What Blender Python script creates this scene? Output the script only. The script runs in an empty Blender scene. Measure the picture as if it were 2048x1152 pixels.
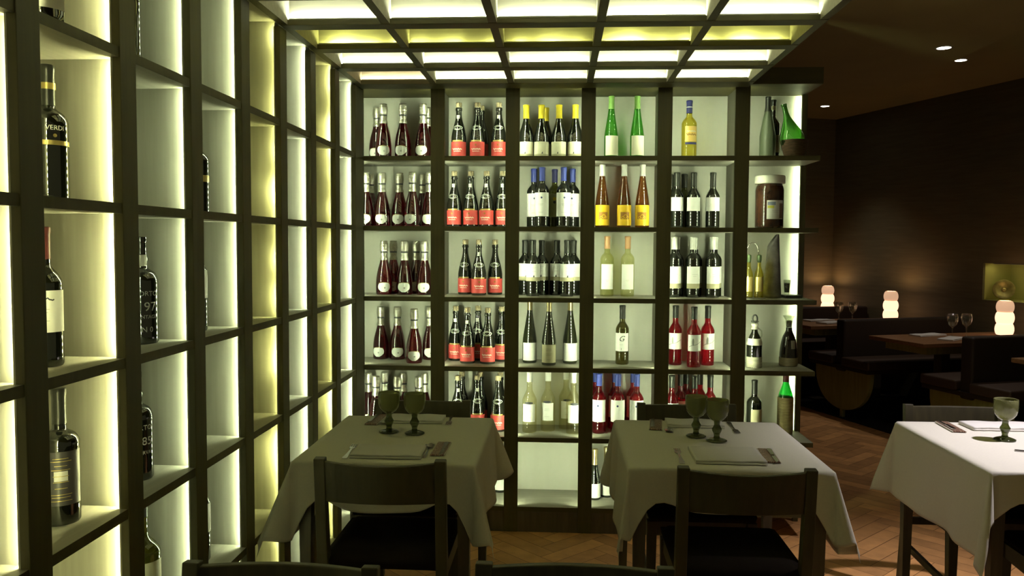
import bpy, bmesh, math, random
from mathutils import Vector, Matrix, Euler
rnd = random.Random(7)
S = bpy.context.scene
COL = S.collection
PI = math.pi

# ------------------------------------------------------------------ materials
MATS = {}
def new_mat(name):
    m = bpy.data.materials.new(name); m.use_nodes = True
    return m, m.node_tree.nodes, m.node_tree.links
def setp(b, **k):
    names = {'color': 'Base Color', 'rough': 'Roughness', 'metal': 'Metallic', 'trans': 'Transmission Weight', 'ior': 'IOR',
             'spec': 'Specular IOR Level', 'coat': 'Coat Weight', 'sheen': 'Sheen Weight'}
    for a, v in k.items():
        b.inputs[names[a]].default_value = (*v, 1) if a == 'color' else v
def mat(name, color, rough=.5, vary=0, scale=(8, 8, 8), bump=0, bscale=None, **k):
    """Principled surface; vary = strength of a grain in the colour, bump = strength of a fine relief."""
    if name in MATS: return MATS[name]
    m, n, l = new_mat(name)
    b = n['Principled BSDF']; setp(b, color=color, rough=rough, **k)
    if vary or bump:
        tc = n.new('ShaderNodeTexCoord'); mp = n.new('ShaderNodeMapping')
        mp.inputs['Scale'].default_value = scale
        nz = n.new('ShaderNodeTexNoise'); nz.inputs['Scale'].default_value = 1; nz.inputs['Detail'].default_value = 5
        l.new(tc.outputs['Object'], mp.inputs[0]); l.new(mp.outputs[0], nz.inputs['Vector'])
        if vary:
            mr = n.new('ShaderNodeMapRange'); mr.inputs[1].default_value = .3; mr.inputs[2].default_value = .7
            mr.inputs[3].default_value = 1 - vary; mr.inputs[4].default_value = 1 + vary
            mx = n.new('ShaderNodeMix'); mx.data_type = 'RGBA'; mx.blend_type = 'MULTIPLY'; mx.inputs[0].default_value = 1
            mx.inputs[6].default_value = (*color, 1)
            l.new(nz.outputs[0], mr.inputs[0]); l.new(mr.outputs[0], mx.inputs[7]); l.new(mx.outputs[2], b.inputs['Base Color'])
        if bump:
            src = nz
            if bscale:
                mp2 = n.new('ShaderNodeMapping'); mp2.inputs['Scale'].default_value = bscale
                src = n.new('ShaderNodeTexNoise'); src.inputs['Scale'].default_value = 1; src.inputs['Detail'].default_value = 3
                l.new(tc.outputs['Object'], mp2.inputs[0]); l.new(mp2.outputs[0], src.inputs['Vector'])
            bp = n.new('ShaderNodeBump'); bp.inputs['Strength'].default_value = bump; bp.inputs['Distance'].default_value = .002
            l.new(src.outputs[0], bp.inputs['Height']); l.new(bp.outputs[0], b.inputs['Normal'])
    MATS[name] = m
    return m
def glassy(name, color, k=.5, rough=.04, ior=1.45, gloss=1.0, solid=0, scol=None):
    """Coloured glass with its contents: a refracting body mixed with a clear tinted one, under a bright gloss."""
    if name in MATS: return MATS[name]
    m, n, l = new_mat(name)
    b = n['Principled BSDF']; setp(b, color=scol or color, rough=rough, trans=.92 * (1 - solid), ior=ior)
    t = n.new('ShaderNodeBsdfTransparent'); t.inputs[0].default_value = (*color, 1)
    mx = n.new('ShaderNodeMixShader'); mx.inputs[0].default_value = k
    l.new(b.outputs[0], mx.inputs[1]); l.new(t.outputs[0], mx.inputs[2])
    fr = n.new('ShaderNodeFresnel'); fr.inputs[0].default_value = 1.55
    mu = n.new('ShaderNodeMath'); mu.operation = 'MULTIPLY'; mu.inputs[1].default_value = gloss; mu.use_clamp = True
    gl_ = n.new('ShaderNodeBsdfGlossy'); gl_.inputs['Roughness'].default_value = .05
    m2 = n.new('ShaderNodeMixShader'); ge = n.new('ShaderNodeNewGeometry'); ou = n.new('ShaderNodeMath'); ou.operation = 'SUBTRACT'; ou.inputs[0].default_value = 1
    m3 = n.new('ShaderNodeMath'); m3.operation = 'MULTIPLY'          # the gloss belongs to the outer surface only
    l.new(ge.outputs['Backfacing'], ou.inputs[1]); l.new(fr.outputs[0], mu.inputs[0]); l.new(mu.outputs[0], m3.inputs[0]); l.new(ou.outputs[0], m3.inputs[1]); l.new(m3.outputs[0], m2.inputs[0])
    l.new(mx.outputs[0], m2.inputs[1]); l.new(gl_.outputs[0], m2.inputs[2]); l.new(m2.outputs[0], n['Material Output'].inputs[0])
    MATS[name] = m
    return m
def emit(name, color, strength):
    if name in MATS: return MATS[name]
    m, n, l = new_mat(name)
    b = n['Principled BSDF']; setp(b, color=color, rough=.4)
    b.inputs['Emission Color'].default_value = (*color, 1); b.inputs['Emission Strength'].default_value = strength
    MATS[name] = m
    return m
def led_mat(name, color, strength, patchy=0):
    """A diode tape: a row of bright diodes along the tape; patchy tapes have failing diodes."""
    m, n, l = new_mat(name)
    for x in list(n):
        if x.type != 'OUTPUT_MATERIAL': n.remove(x)
    em = n.new('ShaderNodeEmission'); em.inputs[0].default_value = (*color, 1)
    uv = n.new('ShaderNodeUVMap'); uv.uv_map = 'UVMap'
    sp = n.new('ShaderNodeSeparateXYZ'); l.new(uv.outputs[0], sp.inputs[0])
    def math_(op, a, b=None):
        q = n.new('ShaderNodeMath'); q.operation = op
        for i, v in enumerate((a, b)):
            if v is None: continue
            if isinstance(v, (int, float)): q.inputs[i].default_value = v
            else: l.new(v, q.inputs[i])
        return q.outputs[0]
    s = math_('SINE', math_('MULTIPLY', sp.outputs[0], 2 * PI * 60))
    d = math_('POWER', math_('ADD', math_('MULTIPLY', s, .5), .5), 3)
    st = math_('MULTIPLY', d, strength / .3125)
    if patchy:
        nz = n.new('ShaderNodeTexNoise'); nz.noise_dimensions = '1D'; nz.inputs['Scale'].default_value = 5; nz.inputs['Detail'].default_value = 1
        l.new(sp.outputs[0], nz.inputs['W'])
        rp = n.new('ShaderNodeValToRGB'); l.new(nz.outputs[0], rp.inputs[0])
        e = rp.color_ramp.elements
        e[0].position = .45; e[0].color = (.45, .45, .45, 1); e[1].position = .72; e[1].color = (patchy, patchy, patchy, 1)
        st = math_('MULTIPLY', st, rp.outputs[0])
    l.new(st, em.inputs[1]); l.new(em.outputs[0], n['Material Output'].inputs[0])
    m.cycles.emission_sampling = 'FRONT'
    MATS[name] = m
    return m

# ------------------------------------------------------------------ building
class MB:
    def __init__(s): s.bm = bmesh.new()
    def box(s, x0, x1, y0, y1, z0, z1, M=None):
        vs = [s.bm.verts.new((x, y, z)) for x in (x0, x1) for y in (y0, y1) for z in (z0, z1)]
        if M is not None:
            for v in vs: v.co = M @ v.co
        for f in ((0, 1, 3, 2), (4, 6, 7, 5), (0, 4, 5, 1), (2, 3, 7, 6), (0, 2, 6, 4), (1, 5, 7, 3)):
            s.bm.faces.new([vs[i] for i in f])
        return s
    def beam(s, p0, p1, w, d, up=(0, 1, 0), w1=None, d1=None):
        """A tapered bar from p0 to p1; w across, d along `up`."""
        p0, p1 = Vector(p0), Vector(p1); a = (p1 - p0).normalized()
        u = Vector(up); u = (u - a * u.dot(a)).normalized(); r = a.cross(u)
        w1 = w1 or w; d1 = d1 or d; R = []
        for p, ww, dd in ((p0, w, d), (p1, w1, d1)):
            R.append([s.bm.verts.new(p + r * (i * ww / 2) + u * (j * dd / 2)) for i, j in ((-1, -1), (1, -1), (1, 1), (-1, 1))])
        s.bm.faces.new(R[0][::-1]); s.bm.faces.new(R[1])
        for i in range(4): s.bm.faces.new((R[0][i], R[0][(i + 1) % 4], R[1][(i + 1) % 4], R[1][i]))
        return s
    def lathe(s, prof, seg=28, cx=0, cy=0, close=True, smooth=True, squash=1):
        rings = []
        for r, z in prof:
            if r < 1e-5: rings.append([s.bm.verts.new((cx, cy, z))])
            else: rings.append([s.bm.verts.new((cx + r * math.cos(2 * PI * i / seg), cy + squash * r * math.sin(2 * PI * i / seg), z)) for i in range(seg)])
        for a, b in zip(rings, rings[1:]):
            for i in range(seg):
                j = (i + 1) % seg
                if len(a) == 1 and len(b) == 1: break
                if len(a) == 1: f = (a[0], b[j], b[i])
                elif len(b) == 1: f = (a[i], a[j], b[0])
                else: f = (a[i], a[j], b[j], b[i])
                s.bm.faces.new(f).smooth = smooth
        if close:
            if len(rings[0]) > 1: s.bm.faces.new(rings[0][::-1])
            if len(rings[-1]) > 1: s.bm.faces.new(rings[-1])
        return s
    def tube(s, pts, r, seg=8):
        pts = [Vector(p) for p in pts]; R = []; u = None
        for i, p in enumerate(pts):
            a = (pts[min(i + 1, len(pts) - 1)] - pts[max(i - 1, 0)]).normalized()
            if u is None: u = a.orthogonal().normalized()
            u = (u - a * u.dot(a)).normalized(); w = a.cross(u)
            rr = r[i] if isinstance(r, (list, tuple)) else r
            R.append([s.bm.verts.new(p + u * rr * math.cos(2 * PI * k / seg) + w * rr * math.sin(2 * PI * k / seg)) for k in range(seg)])
        for a, b in zip(R, R[1:]):
            for i in range(seg): s.bm.faces.new((a[i], a[(i + 1) % seg], b[(i + 1) % seg], b[i])).smooth = True
        s.bm.faces.new(R[0][::-1]); s.bm.faces.new(R[-1])
        return s
    def poly(s, pts, thick=0, axis=(0, 0, 1)):
        """A flat outline pushed out along axis."""
        a = [s.bm.verts.new(p) for p in pts]
        s.bm.faces.new(a)
        if thick:
            b = [s.bm.verts.new(Vector(p) + Vector(axis) * thick) for p in pts]
            s.bm.faces.new(b[::-1])
            for i in range(len(a)):
                j = (i + 1) % len(a); s.bm.faces.new((a[j], a[i], b[i], b[j]))
        return s
    def grid(s, nu, nv, fn, smooth=True):
        V = [[s.bm.verts.new(fn(i / nu, j / nv)) for j in range(nv + 1)] for i in range(nu + 1)]
        for i in range(nu):
            for j in range(nv): s.bm.faces.new((V[i][j], V[i + 1][j], V[i + 1][j + 1], V[i][j + 1])).smooth = smooth
        return s
    def build(s, name, m, parent=None, bevel=0, segs=2, recalc=True, solid=0, subsurf=0):
        if parent is not None:
            bmesh.ops.translate(s.bm, verts=s.bm.verts, vec=-abs_loc(parent))
        if recalc: bmesh.ops.recalc_face_normals(s.bm, faces=s.bm.faces)
        me = bpy.data.meshes.new(name); s.bm.to_mesh(me); s.bm.free()
        o = bpy.data.objects.new(name, me); COL.objects.link(o)
        me.materials.append(m)
        if parent is not None: o.parent = parent
        if subsurf:
            q = o.modifiers.new('s', 'SUBSURF'); q.levels = q.render_levels = subsurf
        if solid:
            q = o.modifiers.new('t', 'SOLIDIFY'); q.thickness = solid; q.offset = 0
        if bevel:
            q = o.modifiers.new('b', 'BEVEL'); q.width = bevel; q.segments = segs; q.limit_method = 'ANGLE'
        return o
def edge_face(o, axis, sign, m):
    o.data.materials.append(m)
    for p in o.data.polygons:
        if p.normal[axis] * sign > .9: p.material_index = 1
    return o
def abs_loc(o):
    v = Vector((0, 0, 0))
    while o is not None: v += o.location; o = o.parent
    return v
def tag(o, label, cat, group=None, kind=None):
    o['label'] = label; o['category'] = cat
    if group: o['group'] = group
    if kind: o['kind'] = kind
    return o
def thing(name, loc, label=None, cat=None, group=None):
    o = bpy.data.objects.new(name, None); COL.objects.link(o); o.location = loc; o.empty_display_size = .05
    if label: tag(o, label, cat, group)
    return o
def struct(o): o['kind'] = 'structure'; return o
def copy_tree(o, parent=None):
    c = o.copy(); COL.objects.link(c)
    if parent is not None: c.parent = parent
    for ch in list(o.children): copy_tree(ch, c)
    return c

# ------------------------------------------------------------------ palette
WOOD = mat('shelf_wood', (.30, .285, .235), .55, vary=.10, scale=(60, 60, 3), bump=.15)
WOODH = mat('shelf_wood_across', (.30, .285, .235), .5, vary=.10, scale=(3, 60, 60), bump=.15)
WOODY = mat('shelf_wood_lengthwise', (.30, .285, .235), .5, vary=.10, scale=(60, 3, 60), bump=.15)
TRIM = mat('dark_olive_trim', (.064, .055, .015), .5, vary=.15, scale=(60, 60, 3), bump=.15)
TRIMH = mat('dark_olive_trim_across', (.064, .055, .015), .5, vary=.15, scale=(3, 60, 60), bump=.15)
LATW = mat('lattice_wood', (.52, .50, .40), .5, vary=.10, scale=(3, 60, 60), bump=.15)
LATP = mat('lattice_top_panel', (.78, .76, .64), .6, vary=.03, scale=(20, 20, 3))
PANEL = mat('shelf_back_panel', (.50, .49, .43), .6, vary=.03, scale=(20, 20, 3))
DARKW = mat('dark_stained_wood', (.085, .07, .045), .42, vary=.25, scale=(50, 50, 5), bump=.1)
CHAIRW = mat('chair_wood', (.044, .037, .015), .5, vary=.2, scale=(40, 40, 6), bump=.1)
SEATM = mat('dark_seat_fabric', (.010, .007, .005), .95, spec=.08, bump=.3, bscale=(300, 300, 300))
CLOTH = mat('table_linen', (.78, .76, .66), .85, vary=.025, scale=(160, 160, 160), bump=.25, bscale=(900, 900, 900))
NAPK = mat('napkin_linen', (.80, .78, .74), .85, bump=.3, bscale=(700, 700, 700))
STEEL = mat('cutlery_steel', (.62, .60, .56), .22, metal=1)
PLASTIC = mat('tape_backing', (.7, .7, .66), .5)
GLASSDK = mat('black_bottle_glass', (.004, .005, .003), .05, spec=.8, ior=1.8)
GLASSDG = mat('dark_green_bottle_glass', (.012, .014, .005), .05, spec=.8, ior=1.8)
BROWNG = glassy('brown_olive_glass', (.22, .19, .05), .55, gloss=1.5)
ROSEDK = glassy('rose_sparkling_glass', (.22, .002, .016), .40, gloss=1.7)
ROSE = glassy('rose_wine_glass', (.70, .04, .08), .6, gloss=1.3)
GREENG = glassy('green_bottle_glass', (.26, .72, .14), .7, gloss=1.3)
AMBERG = glassy('amber_bottle_glass', (.55, .24, .05), .6, gloss=1.5)
PALEG = glassy('pale_yellow_wine_glass', (.975, .975, .70), .88)
CLEARG = glassy('clear_wine_glass', (.985, .96, .80), .88)
YELLG = glassy('yellow_liqueur_glass', (.95, .86, .25), .75)
OLIVEG = glassy('olive_bottle_glass', (.34, .34, .07), .5, gloss=1.4)
FOILS = mat('silver_foil', (.86, .82, .72), .22, metal=.78, bump=1.0, bscale=(220, 220, 160))
FOILG = mat('gold_foil', (.72, .60, .34), .28, metal=.9, bump=.6, bscale=(160, 160, 160))
CAPY = mat('yellow_capsule', (.80, .62, .03), .35)
CAPB = mat('blue_capsule', (.05, .07, .36), .35)
CAPN = mat('navy_capsule', (.03, .03, .16), .35)
CAPK = mat('dark_capsule', (.025, .026, .022), .3)
CAPR = mat('wine_red_capsule', (.13, .03, .03), .4)
CAPW = mat('white_capsule', (.80, .79, .74), .35)
CAPGR = mat('green_capsule', (.22, .42, .10), .4)
CAPP = mat('peach_capsule', (.72, .40, .20), .35)
CORK = mat('cork', (.55, .44, .28), .7, vary=.3, scale=(200, 200, 200))
PAPER = mat('white_label_paper', (.90, .89, .86), .6)
CREAM = mat('cream_label_paper', (.80, .76, .58), .6)
TAN = mat('tan_label_paper', (.46, .42, .27), .6)
REDL = mat('red_label_paper', (.70, .085, .08), .5)
YELL = mat('yellow_label_paper', (.88, .55, .02), .5)
BROWNP = mat('brown_label_print', (.36, .15, .02), .6)
INK = mat('dark_print', (.05, .05, .06), .6)
INKB = mat('blue_print', (.06, .07, .22), .6)
GREYP = mat('grey_print', (.38, .38, .36), .6)
GOLDP = mat('gold_print', (.60, .46, .16), .35, metal=.6)
SILVP = mat('silver_print', (.72, .72, .66), .35, metal=.5)
WHITEP = mat('white_print', (.86, .84, .78), .6)
PINKP = mat('pale_print', (.9, .66, .58), .6)
L0 = 68.0
LEDN = led_mat('led_neutral', (.86, 1., .62), L0 * 1.5)
LEDN2 = led_mat('led_neutral_dim', (.86, 1., .58), L0 * 1.15)
LEDF = led_mat('led_facing', (.86, 1., .60), L0 * 1.45)
LEDC = led_mat('led_overhead', (.92, 1., .68), L0 * 2.0)
LEDY = led_mat('led_yellow', (.97, 1., .34), L0 * 1.0, patchy=2.6)
LEDYD = led_mat('led_yellow_dim', (.97, 1., .26), L0 * .34, patchy=6.5)
LEDYS = led_mat('led_yellow_soft', (.98, 1., .48), L0 * 1.6)
LEDW = led_mat('led_warm', (1., .86, .52), L0 * .9)

# ------------------------------------------------------------------ LED tapes
def lip(parent, p0, p1, normal, side_dir):
    """The thin upstand of the tape's channel that keeps the glare off the cell's front."""
    n_, s_ = Vector(normal), Vector(side_dir); a = Vector(p0) + s_ * .0078; b = Vector(p1) + s_ * .0078
    lo = [min(a[i], b[i]) for i in range(3)]; hi = [max(a[i], b[i]) for i in range(3)]
    for i in range(3):
        if abs(n_[i]) > .5:
            lo[i] += min(0, n_[i] * .0042); hi[i] += max(0, n_[i] * .0042)
        if abs(s_[i]) > .5: lo[i] -= .0006; hi[i] += .0006
    MB().box(lo[0], hi[0], lo[1], hi[1], lo[2], hi[2]).build('led_channel', PLASTIC, parent)
def tape(parent, p0, p1, normal, m, width=.008, group_offset=None):
    """A thin diode tape from p0 to p1; only its face along `normal` shines."""
    p0, p1, nn = Vector(p0), Vector(p1), Vector(normal).normalized()
    a = (p1 - p0); L = a.length; a.normalize(); r = a.cross(nn).normalized()
    bm = bmesh.new(); uvl = bm.loops.layers.uv.new('UVMap')
    off = rnd.uniform(0, 40)
    lo = [bm.verts.new(p0 + r * s * width / 2 + a * t * L) for s, t in ((-1, 0), (1, 0), (1, 1), (-1, 1))]
    hi = [bm.verts.new(v.co + nn * .002) for v in lo]
    top = bm.faces.new(hi)
    for l_, (uu, vv) in zip(top.loops, ((0, 0), (0, 1), (L, 1), (L, 0))): l_[uvl].uv = (uu + off, vv)
    bm.faces.new(lo[::-1])
    for i in range(4): bm.faces.new((lo[i], lo[(i + 1) % 4], hi[(i + 1) % 4], hi[i]))
    bm.normal_update()
    if top.normal.dot(nn) < 0: bmesh.ops.reverse_faces(bm, faces=bm.faces)
    for f in bm.faces: f.material_index = 1
    top.material_index = 0
    bmesh.ops.translate(bm, verts=bm.verts, vec=-abs_loc(parent))
    me = bpy.data.meshes.new('led_strip'); bm.to_mesh(me); bm.free()
    me.materials.append(m); me.materials.append(PLASTIC)
    o = bpy.data.objects.new('led_strip', me); COL.objects.link(o); o.parent = parent
    return o

# ------------------------------------------------------------------ the three lit lattices
SH = [1.926, 1.57, 1.21, .853, .492, .131]          # tops of the shelf boards
TB = .0235
ZC = 2.257
XF, YF = -1.008, 4.16                                # front planes of the side and the facing shelves
def PYC(j): return 1.52 + .3603 * j                  # upright centres of the side shelves
def PXC(c): return -1.0057 + .38 * c                 # upright centres of the facing shelves

side = thing('shelving_unit', (XF - .16, 2.6, 0), 'tall backlit wooden wall shelves along the side, mostly empty, with yellowish and white columns', 'shelving')
MB().box(XF - .337, XF - .322, PYC(-1), 4.15, .05, 2.6).build('back_panel', PANEL, side)
MB().box(XF - .31, XF - .015, PYC(-1), 4.15, 0, .107).build('plinth', WOODY, side)
for j in range(-1, 8):
    y = PYC(j)
    MB().box(XF - .322, XF - .02, y - .015, y + .015, .05, 2.30).build('divider', WOOD, side)
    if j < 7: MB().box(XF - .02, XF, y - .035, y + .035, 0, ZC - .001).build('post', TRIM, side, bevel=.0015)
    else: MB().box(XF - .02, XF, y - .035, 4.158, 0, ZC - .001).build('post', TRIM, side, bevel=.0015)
sidecol = {0: LEDYS, 1: LEDYS, 2: LEDN2, 3: LEDN2, 4: LEDY, 5: LEDN, 6: LEDY, 7: LEDN}
sidecol[1] = led_mat('led_yellow_pale', (.98, 1., .44), L0 * 2.3)
for j in range(0, 8):
    y0, y1 = PYC(j - 1) + .015, PYC(j) - .015
    for z in SH + [2.30]:
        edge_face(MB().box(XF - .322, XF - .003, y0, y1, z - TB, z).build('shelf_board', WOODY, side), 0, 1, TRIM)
    for yy in (y0 + .010, y1 - .010):
        tape(side, (XF - .0205, yy, .135), (XF - .0205, yy, 2.27), (-1, 0, 0), sidecol[j])
        lip(side, (XF - .0201, yy, .135), (XF - .0201, yy, 2.255), (-1, 0, 0), (0, 1 if yy < (y0 + y1) / 2 else -1, 0))

face = thing('shelving_unit', (.1, YF + .155, 0), 'backlit wooden wine shelves facing the tables, filled with rows of bottles', 'shelving')
XR = 1.275
MB().box(-1.10, XR + .012, YF + .31, YF + .325, .02, 2.35).build('back_panel', PANEL, face)
MB().box(-1.10, .93, YF + .004, YF + .31, 0, .107).build('plinth', DARKW, face)
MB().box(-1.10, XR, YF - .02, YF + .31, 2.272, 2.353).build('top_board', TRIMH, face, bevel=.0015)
MB().box(-1.10, -1.085, YF + .02, YF + .31, .107, 2.272).build('divider', WOOD, face)
for c in range(1, 6):
    x = PXC(c)
    MB().box(x - .015, x + .015, YF + .02, YF + .31, .02, 2.272).build('divider', WOOD, face)
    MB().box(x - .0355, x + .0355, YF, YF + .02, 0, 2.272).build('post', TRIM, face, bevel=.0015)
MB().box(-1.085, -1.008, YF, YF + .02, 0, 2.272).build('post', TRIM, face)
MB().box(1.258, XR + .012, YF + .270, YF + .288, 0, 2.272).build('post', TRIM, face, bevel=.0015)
for c in range(0, 6):
    x0 = PXC(c) + .015 if c else -1.085
    x1 = PXC(c + 1) - .015 if c < 5 else XR
    for z in SH:
        b_ = MB().box(x0, x1, YF + .002, YF + .31, z - TB, z).build('shelf_board', WOODH, face)
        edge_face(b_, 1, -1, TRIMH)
    xl = x0 + .010 if c else -1.025
    tape(face, (xl, YF + .0205, .135), (xl, YF + .0205, 2.268), (0, 1, 0), LEDF)
    lip(face, (xl, YF + .0201, .135), (xl, YF + .0201, 2.268), (0, 1, 0), (1, 0, 0))
    if c < 5:
        tape(face, (x1 - .010, YF + .0205, .135), (x1 - .010, YF + .0205, 2.268), (0, 1, 0), LEDF)
        lip(face, (x1 - .010, YF + .0201, .135), (x1 - .010, YF + .0201, 2.268), (0, 1, 0), (-1, 0, 0))
tape(face, (1.266, YF + .289, .135), (1.266, YF + .289, 2.268), (-.35, 1, 0), led_mat('led_end', (.84, 1., .56), L0 * 1.6))

can = thing('overhead_lattice', (-.05, 2.9, ZC), 'overhead wooden lattice of backlit boxes above the tables, joining both wine shelves', 'ceiling lattice')
MB().box(XF - .002, .915, PYC(0) - .035, YF - .022, 2.565, 2.58).build('top_panel', LATP, can)
ribs = [XF + .0125] + [PXC(c) for c in range(1, 5)] + [.90]
for x in ribs:
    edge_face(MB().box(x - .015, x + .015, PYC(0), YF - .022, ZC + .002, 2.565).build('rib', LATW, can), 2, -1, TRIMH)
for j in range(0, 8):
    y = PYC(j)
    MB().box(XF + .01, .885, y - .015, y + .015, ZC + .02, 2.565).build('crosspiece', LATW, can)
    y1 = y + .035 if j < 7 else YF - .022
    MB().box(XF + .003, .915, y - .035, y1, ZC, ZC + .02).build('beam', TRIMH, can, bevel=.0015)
cancol = {1: LEDYS, 2: LEDC, 3: LEDY, 4: LEDC, 5: LEDYD, 6: LEDC, 7: LEDC}
for j in range(1, 8):
    for k in range(5):
        x0, x1 = ribs[k] + .02, ribs[k + 1] - .02
        m = cancol[j]
        if j == 7 and k == 0: m = LEDW
        for yy in (PYC(j - 1) + .025, PYC(j) - .025):
            tape(can, (x0, yy, ZC + .0205), (x1, yy, ZC + .0205), (0, 0, 1), m)
            lip(can, (x0, yy, ZC + .0201), (x1, yy, ZC + .0201), (0, 0, 1), (0, 1 if yy < PYC(j) - .18 else -1, 0))

# ------------------------------------------------------------------ bottles
def smooth_profile(ctrl, n=6):
    """Rounded curve through (r, z) control points."""
    out = []
    P = [ctrl[0]] + list(ctrl) + [ctrl[-1]]
    for i in range(1, len(P) - 2):
        p0, p1, p2, p3 = P[i - 1], P[i], P[i + 1], P[i + 2]
        for k in range(n):
            t = k / n
            z = p1[1] + (p2[1] - p1[1]) * t
            m1 = (p2[0] - p0[0]) / max(1e-6, p2[1] - p0[1]) if p2[1] > p0[1] else 0
            m2 = (p3[0] - p1[0]) / max(1e-6, p3[1] - p1[1]) if p3[1] > p1[1] else 0
            d = (p2[0] - p1[0]) / max(1e-6, p2[1] - p1[1])
            if d == 0: m1 = m2 = 0
            else:
                if m1 * d < 0: m1 = 0
                if m2 * d < 0: m2 = 0
                m1 = math.copysign(min(abs(m1), 3 * abs(d)), d); m2 = math.copysign(min(abs(m2), 3 * abs(d)), d)
            h = p2[1] - p1[1]
            r = (2 * t**3 - 3 * t**2 + 1) * p1[0] + (t**3 - 2 * t**2 + t) * h * m1 + (-2 * t**3 + 3 * t**2) * p2[0] + (t**3 - t**2) * h * m2
            out.append((r, z))
    out.append(ctrl[-1])
    return out
def radius(prof, z):
    for (r0, z0), (r1, z1) in zip(prof, prof[1:]):
        if z0 <= z <= z1 and z1 > z0: return r0 + (r1 - r0) * (z - z0) / (z1 - z0)
    return prof[0][0] if z < prof[0][1] else prof[-1][0]
def onto(prof, s, z, off):
    r = radius(prof, z) + off; a = s / max(r, .004)
    return (r * math.sin(a), -r * math.cos(a), z)
def patch(parent, name, m, prof, z0, z1, half, off=.0007, nu=14, nv=6, centre=0, base=(0, 0, 0)):
    """A label wrapped on the bottle; half(t) = half its width (m) at height fraction t."""
    hf = half if callable(half) else (lambda t: half)
    def fn(u, v):
        z = z0 + (z1 - z0) * v
        q = onto(prof, centre + (2 * u - 1) * hf(v), z, off)
        return (q[0] + base[0], q[1] + base[1], q[2] + base[2])
    return MB().grid(nu, nv, fn).build(name, m, parent, recalc=False)
def ribbon(mb, prof, pts, w, off=.0012, base=(0, 0, 0)):
    """A printed line through (s, z) points on the bottle."""
    q = []
    for i, (s, z) in enumerate(pts):
        a = Vector(pts[min(i + 1, len(pts) - 1)]) - Vector(pts[max(i - 1, 0)]); a.normalize(); nrm = Vector((-a.y, a.x)) * w / 2
        q.append([mb.bm.verts.new(Vector(onto(prof, s + k * nrm.x, z + k * nrm.y, off)) + Vector(base)) for k in (-1, 1)])
    for a, b in zip(q, q[1:]): mb.bm.faces.new((a[0], b[0], b[1], a[1]))
def lettering(parent, name, m, prof, text, size, z, s0=0, off=.0013, base=(0, 0, 0), spread=1.0, shear=0):
    cu = bpy.data.curves.new('t', 'FONT'); cu.body = text; cu.size = size; cu.align_x = 'CENTER'; cu.resolution_u = 3; cu.shear = shear; cu.space_character = spread
    to = bpy.data.objects.new('t', cu); COL.objects.link(to)
    dg = bpy.context.evaluated_depsgraph_get(); ev = to.evaluated_get(dg); me = ev.to_mesh()
    mb = MB(); vs = [mb.bm.verts.new(Vector(onto(prof, v.co.x + s0, v.co.y + z, off)) + Vector(base)) for v in me.vertices]
    for p in me.polygons:
        try: mb.bm.faces.new([vs[i] for i in p.vertices])
        except ValueError: pass
    ev.to_mesh_clear(); bpy.data.objects.remove(to); bpy.data.curves.remove(cu)
    return mb.build(name, m, parent, recalc=False)
def body(root, prof, m, name='glass_body', seg=28):
    p = [(0, 0), (prof[0][0] * .9, 0)] + list(prof) + [(0, prof[-1][1])]
    return MB().lathe(p, seg, close=False).build(name, m, root)
def sleeve(root, name, m, prof, z0, z1, off=.0009, cap=True, seg=24, bulge=None):
    n = 8; P = []
    for i in range(n + 1):
        z = z0 + (z1 - z0) * i / n; r = radius(prof, z) + off
        if bulge: r += bulge(i / n)
        P.append((r, z))
    if cap: P += [(P[-1][0] * .8, z1 + .0015), (0, z1 + .0018)]
    return MB().lathe(P, seg, close=False).build(name, m, root)
BORD = lambda H, r=.0365, sh=.62, nk=.74: smooth_profile([(r * .93, 0), (r, .006), (r, .10), (r, H * sh), (r * .80, H * (sh + .06)), (.0150, H * nk), (.0142, H * .84), (.0142, H - .012), (.0155, H - .010), (.0155, H)])
BURG = lambda H, r=.039: smooth_profile([(r * .93, 0), (r, .006), (r, H * .40), (r * .86, H * .50), (.020, H * .66), (.0152, H * .75), (.0142, H * .88), (.0142, H - .012), (.0158, H - .010), (.0158, H)])
HOCK = lambda H, r=.0365: smooth_profile([(r * .93, 0), (r, .006), (r, H * .34), (r * .88, H * .46), (r * .62, H * .64), (.0150, H * .80), (.0132, H * .88), (.0132, H - .008), (.0145, H - .007), (.0145, H)])
def squiggle(parent, prof, m, z, half, amp, n, w, name='lettering'):
    mb = MB(); pts = [(-half + 2 * half * i / (n * 6), z + amp * math.sin(i * 2 * PI / 6) * (.6 + .4 * math.sin(i * 1.7))) for i in range(n * 6 + 1)]
    ribbon(mb, prof, pts, w); return mb.build(name, m, parent, recalc=False)
def rules(parent, prof, m, zs, half, w=.0009, name='lettering'):
    mb = MB()
    for z, h in zs: ribbon(mb, prof, [(-h * half + 2 * h * half * i / 6, z) for i in range(7)], w)
    return mb.build(name, m, parent, recalc=False)
def disc(parent, prof, m, z, r, s0=0, name='emblem', sy=1.0):
    mb = MB(); c = mb.bm.verts.new(onto(prof, s0, z, .0013))
    v = [mb.bm.verts.new(onto(prof, s0 + r * math.cos(2 * PI * i / 12), z + sy * r * math.sin(2 * PI * i / 12), .0013)) for i in range(12)]
    for i in range(12): mb.bm.faces.new((c, v[i], v[(i + 1) % 12]))
    return mb.build(name, m, parent, recalc=False)

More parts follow.
